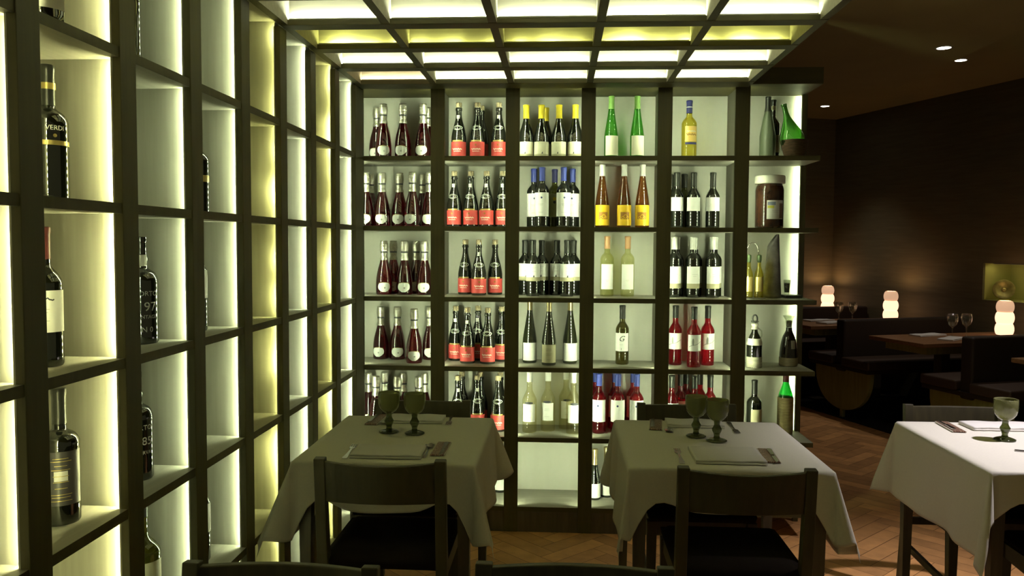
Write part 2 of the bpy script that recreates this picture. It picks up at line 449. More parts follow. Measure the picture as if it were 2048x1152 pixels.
def b_A(root):   # pear-shaped pink sparkling
    p = smooth_profile([(.040, 0), (.0425, .008), (.0425, .05), (.0405, .085), (.034, .125), (.0235, .165), (.0185, .19), (.0160, .215), (.0155, .25), (.016, .272)])
    body(root, p, ROSEDK)
    sleeve(root, 'neck_foil', FOILS, p, .180, .222, bulge=lambda t: .0012 * math.sin(9 * t) + .001)
    sleeve(root, 'neck_ring', INK, p, .219, .227, off=.0035, cap=False)
    sleeve(root, 'cork_foil', FOILS, p, .226, .281, bulge=lambda t: .0025 + .0035 * math.sin(min(1, t * 1.15) * PI) ** .6 + .0006 * math.sin(20 * t))
    lb = patch(root, 'label', PAPER, p, .014, .062, lambda t: .034 * max(.08, 1 - abs(2 * t - 1.15) ** 2.6 * .95) ** .5)
    disc(lb_parent(root), p, GREYP, .036, .0045, .004, 'emblem')
    mb = MB(); ribbon(mb, p, [(-.030 + .06 * i / 8, .062 + .002 * math.cos((i - 4) * .8)) for i in range(9)], .0016); mb.build('label_edge', GOLDP, root, recalc=False)
def lb_parent(root): return root
def b_B(root):   # black sparkling, red label
    p = smooth_profile([(.037, 0), (.039, .007), (.039, .105), (.036, .13), (.0285, .165), (.020, .195), (.0160, .215), (.0145, .24), (.0145, .246), (.0165, .249), (.0165, .256), (.015, .259), (.015, .264)])
    body(root, p, GLASSDK)
    MB().lathe([(0, .2641), (.0135, .2641), (.0145, .268), (.0150, .284), (.0135, .289), (0, .290)], 20, close=False).build('cork', CORK, root)
    w = MB()
    for k in range(4):
        a = k * PI / 2 + .4
        w.tube([(.0170 * math.cos(a), .0170 * math.sin(a), .250), (.0160 * math.cos(a), .0160 * math.sin(a), .27), (.0150 * math.cos(a), .0150 * math.sin(a), .2905), (0, 0, .2915)], .0008, 5)
    w.build('wire_cage', STEEL, root)
    patch(root, 'label', REDL, p, .012, .086, .056, nu=18)
    patch(root, 'label_band', GOLDP, p, .087, .094, .030, nu=12, nv=2)
    squiggle(root, p, PINKP, .048, .026, .0035, 5, .0050)
    squiggle(root, p, PINKP, .037, .020, .0018, 5, .0028)
    disc(root, p, BROWNP, .070, .005, 0, 'crest')
    mb = MB()
    for kx in (1, .62): ribbon(mb, p, [(kx * .027 * math.cos(t / 18 * 2 * PI), .158 + kx * .0125 * math.sin(t / 18 * 2 * PI) * (1 - .35 * abs(math.cos(t / 18 * 2 * PI)))) for t in range(19)], .0022)
    mb.build('shoulder_emblem', SILVP, root, recalc=False)
def b_tag(root):   # the white hanging tag
    p = [(.0165, .19), (.0165, .24)]
    patch(root, 'neck_tag', WHITEP, p, .206, .224, .008, off=.002, nu=4, nv=2)
def b_S(root):
    p = BURG(.29); body(root, p, GLASSDK); sleeve(root, 'neck_foil', FOILG, p, .19, .289)
    patch(root, 'label', PAPER, p, .014, .085, .05)
def b_C(root):
    p = BURG(.272, .0385); body(root, p, GLASSDK); sleeve(root, 'capsule', CAPY, p, .203, .2725, off=.0014)
    patch(root, 'label', CREAM, p, .021, .083, .052, nu=18)
    patch(root, 'label_band', TAN, p, .004, .021, .052, nu=18, nv=2)
    mb = MB(); v = [mb.bm.verts.new(onto(p, s, z, .0013)) for s, z in ((-.004, .022), (.004, .022), (.001, .033))]; mb.bm.faces.new(v); mb.build('emblem', INK, root, recalc=False)
def b_D(root, see=False):
    p = BORD(.305, .0365, .61, .735); body(root, p, OLIVEG if see else GLASSDK); sleeve(root, 'capsule', CAPN if see else CAPB, p, .236, .3055)
    if see:
        patch(root, 'label', mat('label_back', (.42, .42, .18), .7), p, .056, .176, .030, nu=10)
        disc(root, p, CAPY, .150, .009, 0, 'seal'); disc(root, p, INK, .132, .007, 0, 'emblem')
    else:
        patch(root, 'label', PAPER, p, .055, .176, .050, nu=18); disc(root, p, INKB, .150, .005, .004)
        rules(root, p, GREYP, [(.118, .5), (.112, .35), (.075, .4)], .03)
def b_E(root):
    p = BORD(.288, .0365, .60, .74); body(root, p, GLASSDK); sleeve(root, 'capsule', CAPK, p, .222, .2885)
    patch(root, 'label', PAPER, p, .098, .167, .052, nu=18); patch(root, 'label_band', TAN, p, .078, .098, .052, nu=18, nv=2)
    mb = MB(); v = [mb.bm.verts.new(onto(p, s, z, .0013)) for s, z in ((-.005, .098), (.005, .098), (.001, .111))]; mb.bm.faces.new(v); mb.build('emblem', INK, root, recalc=False)
    rules(root, p, GREYP, [(.150, .5), (.143, .35), (.128, .4)], .026)
def b_F(root, tan=False):
    p = HOCK(.326, .0372); body(root, p, GLASSDG); sleeve(root, 'capsule', FOILG, p, .276, .3265)
    patch(root, 'label', TAN if tan else PAPER, p, .014, .107, .046, nu=18)
    if tan: rules(root, p, INK, [(.085, .5), (.078, .6), (.060, .7), (.052, .6), (.030, .5)], .024)
def b_G(root):
    p = BORD(.318, .0375, .53, .70); body(root, p, CLEARG); sleeve(root, 'capsule', CAPW, p, .262, .3185)
    patch(root, 'label', PAPER, p, .058, .150, .036, nu=16); patch(root, 'label_band', INK, p, .150, .162, lambda t: .024 * max(.15, 1 - (2 * t - 1) ** 2) ** .5, nu=10, nv=4)
    rules(root, p, GREYP, [(.120, .5), (.112, .6), (.080, .5)], .026)
def b_H(root):
    p = HOCK(.315, .0355); body(root, p, GREENG); sleeve(root, 'capsule', CAPGR, p, .250, .3155, off=.0012)
    patch(root, 'label', CREAM, p, .014, .113, .040, nu=16)
def b_I(root):
    p = HOCK(.320, .0365); body(root, p, AMBERG); sleeve(root, 'capsule', CAPW, p, .262, .3205)
    patch(root, 'label', YELL, p, .010, .114, .048, nu=18)
    patch(root, 'label_picture', BROWNP, p, .042, .078, .024, off=.0011, nu=10, nv=2)
    mb = MB()
    for q in ((-.012, .050, .006), (.002, .056, .009), (.013, .052, .005)):
        ribbon(mb, p, [(q[0] + q[2] * math.cos(t / 10 * 2 * PI), q[1] + q[2] * math.sin(t / 10 * 2 * PI)) for t in range(11)], .0022, off=.0015)
    mb.build('print', YELL, root, recalc=False)
def b_J(root):
    p = BORD(.310, .0352, .62, .735); body(root, p, PALEG); sleeve(root, 'capsule', CAPP, p, .246, .3105)
    patch(root, 'label', PAPER, p, .037, .167, .036, nu=16); rules(root, p, TAN, [(.085, .35), (.078, .25)], .024)
def b_K(root):
    p = BORD(.305, .0345, .60, .73); body(root, p, BROWNG); sleeve(root, 'capsule', CAPK, p, .236, .3055)
    patch(root, 'label', PAPER, p, .070, .164, .042, nu=16)
    lettering(root, 'lettering', INK, p, 'G', .040, .122, shear=.35); lettering(root, 'lettering', INK, p, '1', .016, .076); rules(root, p, GREYP, [(.104, .5)], .02)
def b_L(root):
    p = BORD(.308, .0365, .58, .72); body(root, p, ROSE); sleeve(root, 'capsule', CAPB, p, .246, .3085)
    patch(root, 'label', PAPER, p, .062, .176, .046, nu=18); disc(root, p, INKB, .146, .0055, 0)
def b_M(root):
    p = smooth_profile([(.030, 0), (.032, .006), (.032, .085), (.029, .11), (.018, .16), (.014, .19), (.0135, .235), (.015, .24), (.015, .262)])
    body(root, p, GLASSDK); sleeve(root, 'neck_foil', FOILG, p, .182, .2635, bulge=lambda t: .003 * max(0, t - .6)); patch(root, 'label', PAPER, p, .012, .086, .044, nu=16)
def b_N(root):
    p = BORD(.291, .038, .60, .73); body(root, p, YELLG); sleeve(root, 'capsule', CAPN, p, .228, .2915)
    sleeve(root, 'capsule_band', SILVP, p, .256, .260, off=.0016, cap=False)
    patch(root, 'label', mat('orange_label', (.86, .58, .16), .5), p, .082, .160, .034, nu=14); patch(root, 'label_band', CAPN, p, .068, .079, .033, off=.0009, nu=14, nv=2)
    squiggle(root, p, BROWNP, .118, .026, .007, 6, .003, 'print'); squiggle(root, p, CREAM, .134, .024, .004, 6, .003, 'print')
def b_O(root):
    p = BORD(.280, .0345, .57, .72); body(root, p, GLASSDK); sleeve(root, 'capsule', CAPK, p, .210, .2805)
    patch(root, 'label', PAPER, p, .085, .154, .042, nu=16)
def b_T(root):
    p = BORD(.280, .0345, .57, .72); body(root, p, OLIVEG); sleeve(root, 'capsule', CAPK, p, .210, .2805)
def b_P(root):
    p = BORD(.308, .0358, .62, .74); body(root, p, GLASSDK); sleeve(root, 'capsule', CAPW, p, .245, .3085)
    patch(root, 'label', PAPER, p, .071, .158, .044, nu=16); patch(root, 'label_band', TAN, p, .046, .071, .044, nu=16, nv=2); rules(root, p, GREYP, [(.118, .6), (.108, .4)], .024)
def b_Q(root):
    p = BORD(.306, .0345, .585, .72); body(root, p, ROSE); sleeve(root, 'capsule', CAPK, p, .243, .3065)
    patch(root, 'label', PAPER, p, .083, .166, .042, nu=16)
    mb = MB(); ribbon(mb, p, [(-.034 + .068 * i / 8, .104 + .026 * i / 8 + .002 * math.sin(i)) for i in range(9)], .0014); mb.build('print', INK, root, recalc=False)
    mb = MB(); v = [mb.bm.verts.new(onto(p, -.012 + .0052 * math.cos(t / 10 * 2 * PI), .129 + .019 * math.sin(t / 10 * 2 * PI), .0013)) for t in range(10)]; mb.bm.faces.new(v); mb.build('leaf_emblem', GREYP, root, recalc=False)

ROWN = ['top shelf', 'second shelf', 'third shelf', 'fourth shelf', 'fifth shelf', 'lowest shelf']
ORD = ['first', 'second', 'third', 'fourth', 'fifth', 'sixth', 'seventh']
TYPES = {
 'A': (b_A, 'sparkling_wine_bottle', 'pink sparkling wine bottle with silver foil'),
 'B': (b_B, 'sparkling_wine_bottle', 'black sparkling wine bottle with red label'),
 'S': (b_S, 'sparkling_wine_bottle', 'dark sparkling wine bottle with white label'),
 'C': (b_C, 'wine_bottle', 'dark wine bottle with yellow neck foil'),
 'D': (b_D, 'wine_bottle', 'dark wine bottle with blue neck foil'),
 'E': (b_E, 'wine_bottle', 'dark wine bottle with black neck foil'),
 'F': (b_F, 'wine_bottle', 'slender dark wine bottle with gold neck foil'),
 'G': (b_G, 'wine_bottle', 'clear glass bottle of pale wine'),
 'H': (b_H, 'wine_bottle', 'slender bright green bottle with cream label'),
 'I': (b_I, 'wine_bottle', 'slender amber bottle with yellow label'),
 'J': (b_J, 'wine_bottle', 'pale yellow wine bottle with peach neck foil'),
 'K': (b_K, 'wine_bottle', 'dark wine bottle with script letter on white label'),
 'L': (b_L, 'wine_bottle', 'pink wine bottle with blue neck foil'),
 'M': (b_M, 'sparkling_wine_bottle', 'small dark bottle with gold neck foil'),
 'N': (b_N, 'liqueur_bottle', 'yellow liqueur bottle with blue neck foil'),
 'O': (b_O, 'wine_bottle', 'dark wine bottle with short white label'),
 'T': (b_T, 'wine_bottle', 'unlabelled olive yellow bottle behind the dark ones'),
 'P': (b_P, 'wine_bottle', 'dark wine bottle with white neck foil'),
 'Q': (b_Q, 'wine_bottle', 'pink wine bottle with black neck foil'),
}
STOCK = [
    ('A', 0, [(-0.922, 4.25), (-0.82, 4.25), (-0.715, 4.25), (-0.99, 4.4), (-0.714, 4.4)]),
    ('A', 1, [(-1.020, 4.27), (-0.934, 4.27), (-0.846, 4.29), (-0.768, 4.235), (-0.686, 4.27), (-1.024, 4.4), (-0.742, 4.4)]),
    ('A', 2, [(-0.925, 4.27), (-0.817, 4.27), (-0.711, 4.27), (-0.904, 4.41), (-0.778, 4.41)]),
    ('A', 3, [(-0.968, 4.385), (-0.877, 4.385), (-0.761, 4.245), (-0.7, 4.385)]),
    ('A', 4, [(-1.030, 4.36), (-0.964, 4.25), (-0.851, 4.25), (-0.739, 4.25), (-0.948, 4.39), (-0.844, 4.38), (-0.729, 4.38)]),
    ('B', 0, [(-0.531, 4.27), (-0.434, 4.27), (-0.323, 4.27), (-0.426, 4.4)]),
    ('B', 1, [(-0.555, 4.28), (-0.469, 4.28), (-0.386, 4.275), (-0.303, 4.28)]),
    ('B', 2, [(-0.502, 4.33), (-0.425, 4.27), (-0.345, 4.33)]),
    ('B', 3, [(-0.556, 4.36), (-0.482, 4.26), (-0.375, 4.25), (-0.31, 4.35), (-0.441, 4.4)]),
    ('B', 4, [(-0.532, 4.26), (-0.433, 4.28), (-0.321, 4.27), (-0.526, 4.39), (-0.427, 4.41), (-0.318, 4.4)]),
    ('S', 5, [(-0.316, 4.4)]),
    ('C', 0, [(-0.181, 4.25), (-0.103, 4.25), (-0.013, 4.25), (0.07, 4.25), (-0.082, 4.37)]),
    ('D', 1, [(-0.142, 4.32), (-0.097, 4.235), (0.013, 4.235), (0.06, 4.32), (-0.034, 4.38)]),
    ('E', 2, [(-0.187, 4.33), (-0.142, 4.25), (0.034, 4.25), (0.069, 4.34), (-0.1, 4.37), (-0.018, 4.37)]),
    ('F', 3, [(-0.158, 4.31), (-0.056, 4.235), (0.054, 4.31)]),
    ('G', 4, [(-0.155, 4.26), (-0.059, 4.3), (0.074, 4.25), (0.036, 4.36)]),
    ('H', 0, [(0.253, 4.25), (0.384, 4.25)]),
    ('I', 1, [(0.211, 4.25), (0.322, 4.25), (0.415, 4.25)]),
    ('J', 2, [(0.242, 4.29), (0.348, 4.29)]),
    ('K', 3, [(0.326, 4.3)]),
    ('L', 4, [(0.208, 4.27), (0.305, 4.27), (0.402, 4.27), (0.194, 4.39), (0.296, 4.39), (0.394, 4.39)]),
    ('M', 5, [(0.189, 4.29), (0.255, 4.34)]),
    ('N', 0, [(0.646, 4.25)]),
    ('O', 1, [(0.589, 4.25), (0.674, 4.25), (0.771, 4.25), (0.575, 4.40)]),
    ('T', 1, [(0.645, 4.37)]),
    ('P', 2, [(0.583, 4.26), (0.677, 4.26), (0.778, 4.26), (0.611, 4.37), (0.707, 4.37), (0.808, 4.37)]),
    ('Q', 3, [(0.602, 4.31), (0.686, 4.235), (0.768, 4.31)]),
    ('Q', 4, [(0.582, 4.26), (0.636, 4.33), (0.697, 4.25), (0.783, 4.29), (0.678, 4.41), (0.745, 4.375)]),
]
BACKROW = {('A', 0): 2, ('A', 1): 2, ('A', 2): 2, ('A', 4): 3, ('B', 0): 1, ('B', 3): 1, ('B', 4): 3, ('C', 0): 1, ('D', 1): 1, ('E', 2): 2, ('G', 4): 1,
           ('L', 4): 3, ('O', 1): 1, ('P', 2): 3, ('Q', 4): 2}
TAGGED = {('B', 0): (0, 2), ('B', 1): (0, 1, 2, 3), ('B', 2): (1,), ('B', 3): (0, 1, 4), ('B', 4): (0, 1)}
protos = {}
def make_bottle(key):
    fn, nm, d = TYPES[key[0]]
    r = thing(nm, (0, 0, 0))
    if key[0] == 'D': fn(r, key[1:] == 's')
    elif key[0] == 'F': fn(r, key[1:] == 't')
    else: fn(r)
    if key == 'Bt': b_tag(r)
    return r
def put_bottle(key, loc, rz):
    if key not in protos: protos[key] = o = make_bottle(key)
    else: o = copy_tree(protos[key])
    o.location = loc; o.rotation_euler = (0, 0, rz); o.scale = (1.012,) * 3
    return o
def deeper(row, x, y):
    y2 = min(4.425, y + (.06 if y < 4.35 else .03) if row < 3 else y + .035)
    return (x * y2 / y, y2)
STOCK = [(t, row, [deeper(row, *q) for q in pos]) for t, row, pos in STOCK]
for t, row, pos in STOCK:
    nb = BACKROW.get((t, row), 0); nf = len(pos) - nb
    front = sorted(range(nf), key=lambda i: pos[i][0])
    used = {}
    for i, (x, y) in enumerate(pos):
        key = t
        if t == 'B' and i in TAGGED.get((t, row), ()): key = 'Bt'
        if t == 'D' and i >= nf: key = 'Ds'
        if t == 'F' and i == 1: key = 'Ft'
        rz = rnd.uniform(-.22, .22)
        if key == 'Ds': rz = 0
        o = put_bottle(key, (x, y, SH[row] + .0008), rz)
        d = TYPES[t][2]; sh = ROWN[row]
        if t in 'KNTS': lab = f'{d}, {sh}' if t != 'S' else f'{d} on the lowest shelf behind the tablecloth'
        elif key == 'Ds': lab = 'see-through olive bottle with navy neck foil in the middle of the second shelf'
        elif key == 'Ft': lab = 'slender dark bottle with tan label between two white-labelled ones, fourth shelf'
        elif i < nf:
            k = front.index(i)
            lab = f'{d}, {ORD[k]} from the corner, {sh}' if t not in 'HIJLMOPQ' or True else ''
        else:
            k = min(range(nf), key=lambda q: abs(pos[front[q]][0] / pos[front[q]][1] - x / y))
            lab = f'{d}, standing behind the {ORD[k]}, {sh}'
            if lab in used: lab = f'{d}, hidden deeper behind the {ORD[k]}, {sh}'
        used[lab] = 1
        tag(o, lab, 'bottle', ('clear bottles of pale wine' if t == 'G' else d.split(' with ')[0] + 's') + f' on the {sh}')

# bottles of the side shelves: half hidden behind the uprights
def side_bottle(name, prof, glass, x, y, row, label, caps=None, lab=None, rz=0):
    r = thing(name, (0, 0, 0)); body(r, prof, glass, seg=40)
    if caps: sleeve(r, 'capsule', caps[0], prof, caps[1], prof[-1][1] + .0005)
    if lab: patch(r, 'label', lab[0], prof, lab[1], lab[2], lab[3], nu=24)
    tag(r, label, 'bottle', 'bottles on the side shelves')
    y = side_y(x, y); r['_p'] = (x, y, SH[row], rz)
    return r
def settle(r):
    x, y, z, rz = r['_p']; del r['_p']; r.location = (x, y, z + .0008); r.rotation_euler = (0, 0, rz)
RZ = math.radians(34)
def side_y(x, y): return y
P1 = BORD(.300, .0385, .60, .74)
r = side_bottle('wine_bottle', P1, GLASSDK, -1.073, 1.669, 0, 'white-labelled bottle on the top shelf of the wall side shelves', None, (PAPER, .03, .13, .05), RZ); settle(r)
P2 = BORD(.292, .0395, .58, .69)
r = side_bottle('wine_bottle', P2, GLASSDK, -1.12, 1.748, 1, 'black bottle with white capital letters and gold band, second side shelf', (CAPK, .205), None, RZ)
sleeve(r, 'neck_band', GOLDP, P2, .240, .254, off=.0022, cap=False); sleeve(r, 'gold_band', GOLDP, P2, .118, .128, off=.0006, cap=False)
lettering(r, 'lettering', WHITEP, P2, 'VERDI', .0145, .150, s0=.013); disc(r, P2, GOLDP, .138, .004, .012); settle(r)
P3 = BORD(.300, .0375, .60, .73)
r = side_bottle('wine_bottle', P3, GLASSDK, -1.12, 1.718, 2, 'dark bottle with dull red neck foil and white label, third side shelf', (CAPR, .232), (PAPER, .075, .165, .052), RZ)
squiggle(r, P3, INK, .146, .020, .004, 2, .003, 'print'); rules(r, P3, GREYP, [(.125, .5), (.118, .35), (.100, .5)], .02); settle(r)
P4 = BORD(.300, .0405, .60, .70)
r = side_bottle('wine_bottle', P4, GLASSDK, -1.115, 1.754, 3, 'broad black bottle with dark grey label, fourth side shelf', (CAPK, .222), (mat('dark_label', (.06, .055, .06), .35), .045, .165, .05), RZ)
rules(r, P4, GOLDP, [(.150, .5), (.144, .7), (.134, .4), (.125, .6), (.111, .5), (.098, .5), (.084, .4), (.070, .7), (.064, .6), (.056, .7)], .032, .0014); patch(r, 'label_window', WHITEP, P4, .100, .122, .014, off=.0011, nu=6, nv=2); settle(r)
P5 = smooth_profile([(.0385, 0), (.0415, .006), (.0415, .10), (.042, .165), (.034, .188), (.018, .200), (.0165, .212), (.0185, .225), (.0150, .24), (.0148, .268), (.0160, .271), (.0160, .284)])
r = side_bottle('port_bottle', P5, GLASSDK, -1.12, 2.135, 2, 'dusty black port bottle with stencilled year, second bay of the side shelves', None, None, RZ)
patch(r, 'neck_label', mat('dusty_paper', (.55, .53, .46), .8), P5, .206, .236, .014, nu=8)
lettering(r, 'lettering', GREYP, P5, 'PORTO', .018, .128, s0=.009); lettering(r, 'lettering', GREYP, P5, '197', .034, .088, s0=.009); lettering(r, 'lettering', GREYP, P5, 'VINTAGE', .013, .068, s0=.009); lettering(r, 'lettering', GREYP, P5, 'N 0', .020, .032, s0=.009); settle(r)
r = side_bottle('port_bottle', P5, GLASSDK, -1.12, 2.094, 3, 'black port bottle with silver stencilling below the stencilled year bottle', None, None, RZ)
patch(r, 'neck_label', PAPER, P5, .206, .236, .014, nu=8)
lettering(r, 'lettering', SILVP, P5, 'PORTO', .018, .135, s0=.009); lettering(r, 'lettering', SILVP, P5, '1985', .030, .095, s0=.009); lettering(r, 'lettering', SILVP, P5, 'RESERVA', .014, .070, s0=.009); settle(r)
P6 = BORD(.328, .046, .47, .61)
r = side_bottle('wine_bottle', P6, OLIVEG, -1.12, 2.115, 4, 'large dark bottle with tan label, lowest of the second bay', (CAPK, .25), (TAN, .03, .135, .06), RZ); settle(r)
P7 = BORD(.300, .0375, .60, .73)
r = side_bottle('wine_bottle', P7, GLASSDK, -1.12, 2.076, 0, 'black bottle edge showing on the top shelf, second bay of the side shelves', None, None, RZ); settle(r)
P8 = BORD(.262, .038, .62, .74)
r = side_bottle('wine_bottle', P8, GLASSDK, -1.12, 2.477, 1, 'black bottle edge with small gold band, third bay, second shelf', (CAPK, .2), None, RZ)
sleeve(r, 'gold_band', GOLDP, P8, .095, .115, off=.0006, cap=False); settle(r)
r = side_bottle('wine_bottle', P7, GLASSDK, -1.12, 2.454, 2, 'bottle edge with bright white label, third bay, third shelf', None, (PAPER, .10, .20, .05), RZ); settle(r)
r = side_bottle('wine_bottle', P7, GLASSDK, -1.12, 2.452, 4, 'bottle edge with white label, third bay, lowest shown shelf', None, (PAPER, .09, .18, .05), RZ); settle(r)

# ------------------------------------------------------------------ the open end column
z0 = SH[0] + .0008
p = HOCK(.315, .040)
r = thing('wine_bottle', (0, 0, 0), 'tall dusty grey-green bottle on the top shelf of the open end column', 'bottle')
body(r, p, mat('dusty_green_glass', (.10, .12, .075), .45)); sleeve(r, 'capsule', CAPK, p, .24, .3155); r.location = (1.058, 4.33, z0)
p = BORD(.315, .036, .60, .72)
r = thing('wine_bottle', (0, 0, 0), 'dark bottle with paper neck behind the round green flask', 'bottle')
body(r, p, GLASSDG); sleeve(r, 'capsule', CAPK, p, .285, .3155); sleeve(r, 'neck_label', TAN, p, .262, .284, cap=False); patch(r, 'label', TAN, p, .04, .13, .05); r.location = (1.108, 4.424, z0)
r = thing('wicker_flask', (0, 0, 0), 'round green glass flask leaning in its dark wicker basket', 'flask')
p = smooth_profile([(.030, .02), (.056, .055), (.061, .085), (.055, .12), (.034, .165), (.018, .205), (.0135, .235), (.0135, .262), (.0155, .266), (.0155, .274)])
Mt = Matrix.Translation((.012, 0, .012)) @ Matrix.Rotation(math.radians(-15), 4, 'Y')
fb = MB().lathe([(0, .02)] + p + [(0, .274)], 28, close=False); bmesh.ops.transform(fb.bm, matrix=Mt, verts=fb.bm.verts); fb.build('glass_body', glassy('dark_green_flask_glass', (.13, .34, .08), .5, gloss=1.4), r)
WICK = mat('dark_wicker', (.10, .055, .03), .8, vary=.4, scale=(30, 30, 250), bump=1.0, bscale=(90, 90, 300))
MB().lathe([(0, 0), (.044, 0), (.052, .02), (.064, .06), (.070, .092), (.066, .094), (.060, .06), (.040, .012), (0, .012)], 28, close=False).build('basket', WICK, r)
r.location = (1.192, 4.322, z0)

z1 = SH[1] + .0008
r = thing('preserve_jar', (0, 0, 0), 'big brown preserve jar with white lid, second shelf of end column', 'jar')
p = smooth_profile([(.066, 0), (.071, .008), (.071, .10), (.071, .19), (.067, .212), (.062, .222), (.062, .226)])
body(r, p, mat('brown_preserve', (.045, .018, .010), .12, spec=.6, vary=.4, scale=(25, 25, 25)))
MB().lathe([(0, .2265), (.074, .2265), (.0755, .230), (.0755, .262), (.072, .268), (0, .269)], 36, close=False).build('lid', mat('lid_white', (.72, .70, .62), .45), r)
patch(r, 'label', PAPER, p, .045, .140, .046, nu=18); patch(r, 'label_print', mat('label_yellow', (.70, .66, .10), .6), p, .100, .113, .016, off=.0012, nu=6, nv=2, centre=-.026)
patch(r, 'label_print', mat('label_blue', (.30, .34, .50), .6), p, .116, .132, .020, off=.0012, nu=6, nv=2, centre=-.022); rules(r, p, GREYP, [(.088, .7), (.080, .5)], .03)
patch(r, 'label_picture', mat('label_brown', (.30, .20, .16), .6), p, .050, .125, .012, off=.0012, nu=6, nv=2, centre=.032); r.location = (1.070, 4.31, z1); r.rotation_euler = (0, 0, .22)

z2 = SH[2] + .0008
r = thing('oil_bottle', (0, 0, 0), 'golden oil bottle with green stopper nearest the upright, third shelf end column', 'bottle', 'oil bottles in the wire caddy')
p = smooth_profile([(.021, 0), (.023, .006), (.023, .10), (.020, .125), (.010, .155), (.009, .175), (.011, .178)])
body(r, p, YELLG); MB().lathe([(0, .178), (.009, .178), (.012, .19), (.012, .215), (0, .22)], 14, close=False).build('stopper', mat('stopper_green', (.05, .08, .03), .5), r)
patch(r, 'label', GOLDP, p, .03, .105, .022)
r.location = (.962, 4.265, z2 + .006)
r2 = copy_tree(r); r2.location = (1.013, 4.262, z2 + .006); r2['label'] = 'golden oil bottle with green stopper beside the grey slanted vase'
r = thing('wire_caddy', (.988, 4.265, z2), 'thin wire caddy with a loop handle holding two oil bottles', 'caddy')
w = MB(); w.box(.934, 1.042, 4.235, 4.295, z2 + .0005, z2 + .0055); w.build('tray', STEEL, r)
w = MB(); w.tube([(.9875 + .030 * math.cos(a), 4.300, z2 + .235 + .050 * math.sin(a)) for a in [PI * i / 12 for i in range(13)]], .0022, 6)
w.tube([(1.0175, 4.300, z2 + .235), (1.0175, 4.300, z2 + .003)], .002, 6); w.tube([(.9575, 4.300, z2 + .235), (.9575, 4.300, z2 + .003)], .002, 6); w.build('handle', STEEL, r)
r = thing('slanted_vase', (1.097, 4.34, z2), 'tall grey stone-like vase with a slanting top on the third shelf', 'vase')
mb = MB(); rings = []
for k in range(15):
    f = k / 14; ring = []
    for i in range(24):
        a = 2 * PI * i / 24; rx = .053 - .024 * f; ry = .036 - .014 * f
        cx = 1.095 + .006 * f; x = cx + rx * math.cos(a); ztop = .325 + (x - 1.115) * 1.4
        ring.append(mb.bm.verts.new((x, 4.34 + ry * math.sin(a), z2 + f * min(ztop, .330))))
    rings.append(ring)
for a, b in zip(rings, rings[1:]):
    for i in range(24): mb.bm.faces.new((a[i], a[(i + 1) % 24], b[(i + 1) % 24], b[i])).smooth = True
mb.bm.faces.new(rings[0][::-1]); mb.bm.faces.new(rings[-1]); mb.build('body', mat('grey_stoneware', (.16, .15, .145), .8, vary=.3, scale=(25, 25, 25), bump=.4), r)
r = tag(MB().box(1.158, 1.246, 4.30, 4.40, z2 + .0005, z2 + .015).build('slate_tray', mat('slate', (.02, .02, .02), .5), bevel=.003), 'small dark slate tray at the open end of the third shelf', 'tray')
r = thing('shot_glass', (1.176, 4.340, z2 + .0155), 'little flared glass with dark drink standing on the slate tray', 'glass')
gl = glassy('thin_clear_glass', (.93, .95, .90), .75)
mb = MB().lathe([(0, 0), (.012, 0), (.0135, .01), (.019, .078), (.0165, .078), (.0115, .012), (0, .012)], 20, close=False)
bmesh.ops.translate(mb.bm, verts=mb.bm.verts, vec=abs_loc(r)); mb.build('glass_wall', gl, r)
mb = MB().lathe([(0, .0135), (.0112, .0135), (.0150, .060), (0, .060)], 20, close=False)
bmesh.ops.translate(mb.bm, verts=mb.bm.verts, vec=abs_loc(r)); mb.build('drink', mat('dark_drink', (.02, .012, .01), .1), r)

z3 = SH[3] + .0008
r = thing('oil_bottle', (0, 0, 0), 'squat dark cruet sealed with pale wax and ring stopper, fourth shelf', 'bottle')
p = smooth_profile([(.036, 0), (.0385, .005), (.0385, .06), (.0385, .125), (.030, .155), (.016, .185), (.0135, .205), (.0135, .225)])
body(r, p, GLASSDK); sleeve(r, 'base_wrap', mat('grey_straw', (.45, .43, .33), .8, vary=.3, scale=(20, 20, 200), bump=.6), p, .001, .058, off=.001, cap=False)
sleeve(r, 'shoulder_wrap', mat('pale_wrap', (.60, .57, .47), .7), p, .118, .152, off=.001, cap=False)
sleeve(r, 'wax_seal', mat('pale_wax', (.62, .60, .50), .45), p, .198, .228, off=.004, bulge=lambda t: .002 * math.sin(9 * t))
mb = MB(); mb.tube([(.012 * math.cos(a), 0, .252 + .020 * math.sin(a)) for a in [2 * PI * i / 16 for i in range(17)]], .004, 8); mb.build('ring_stopper', mat('stopper_black', (.03, .03, .025), .3), r)
MB().lathe([(0, .2265), (.012, .2265), (.022, .240), (.020, .242), (.010, .233), (0, .233)], 18, close=False).build('pouring_lip', gl, r)
mb = MB(); mb.tube([(.016, 0, .205), (.034, 0, .190), (.036, 0, .165), (.030, 0, .15)], .0035, 8); mb.build('handle', gl, r)
r.location = (1.000, 4.27, z3)
r = thing('decanter', (0, 0, 0), 'broad-based dark decanter with cork and flared glass lip, open end of fourth shelf', 'decanter')
p = smooth_profile([(.044, 0), (.0465, .005), (.046, .05), (.042, .10), (.032, .15), (.019, .178), (.016, .19), (.016, .20)])
body(r, p, mat('dark_vinegar', (.012, .008, .006), .08, spec=.6)); sleeve(r, 'base_wrap', mat('woven_base', (.20, .16, .10), .8, vary=.3, scale=(30, 30, 250), bump=.6), p, .001, .045, off=.001, cap=False)
MB().lathe([(.016, .200), (.017, .215), (.020, .240), (.033, .262), (.031, .2635), (.018, .243), (.0145, .217), (.0135, .200)], 24, close=False).build('neck', gl, r)
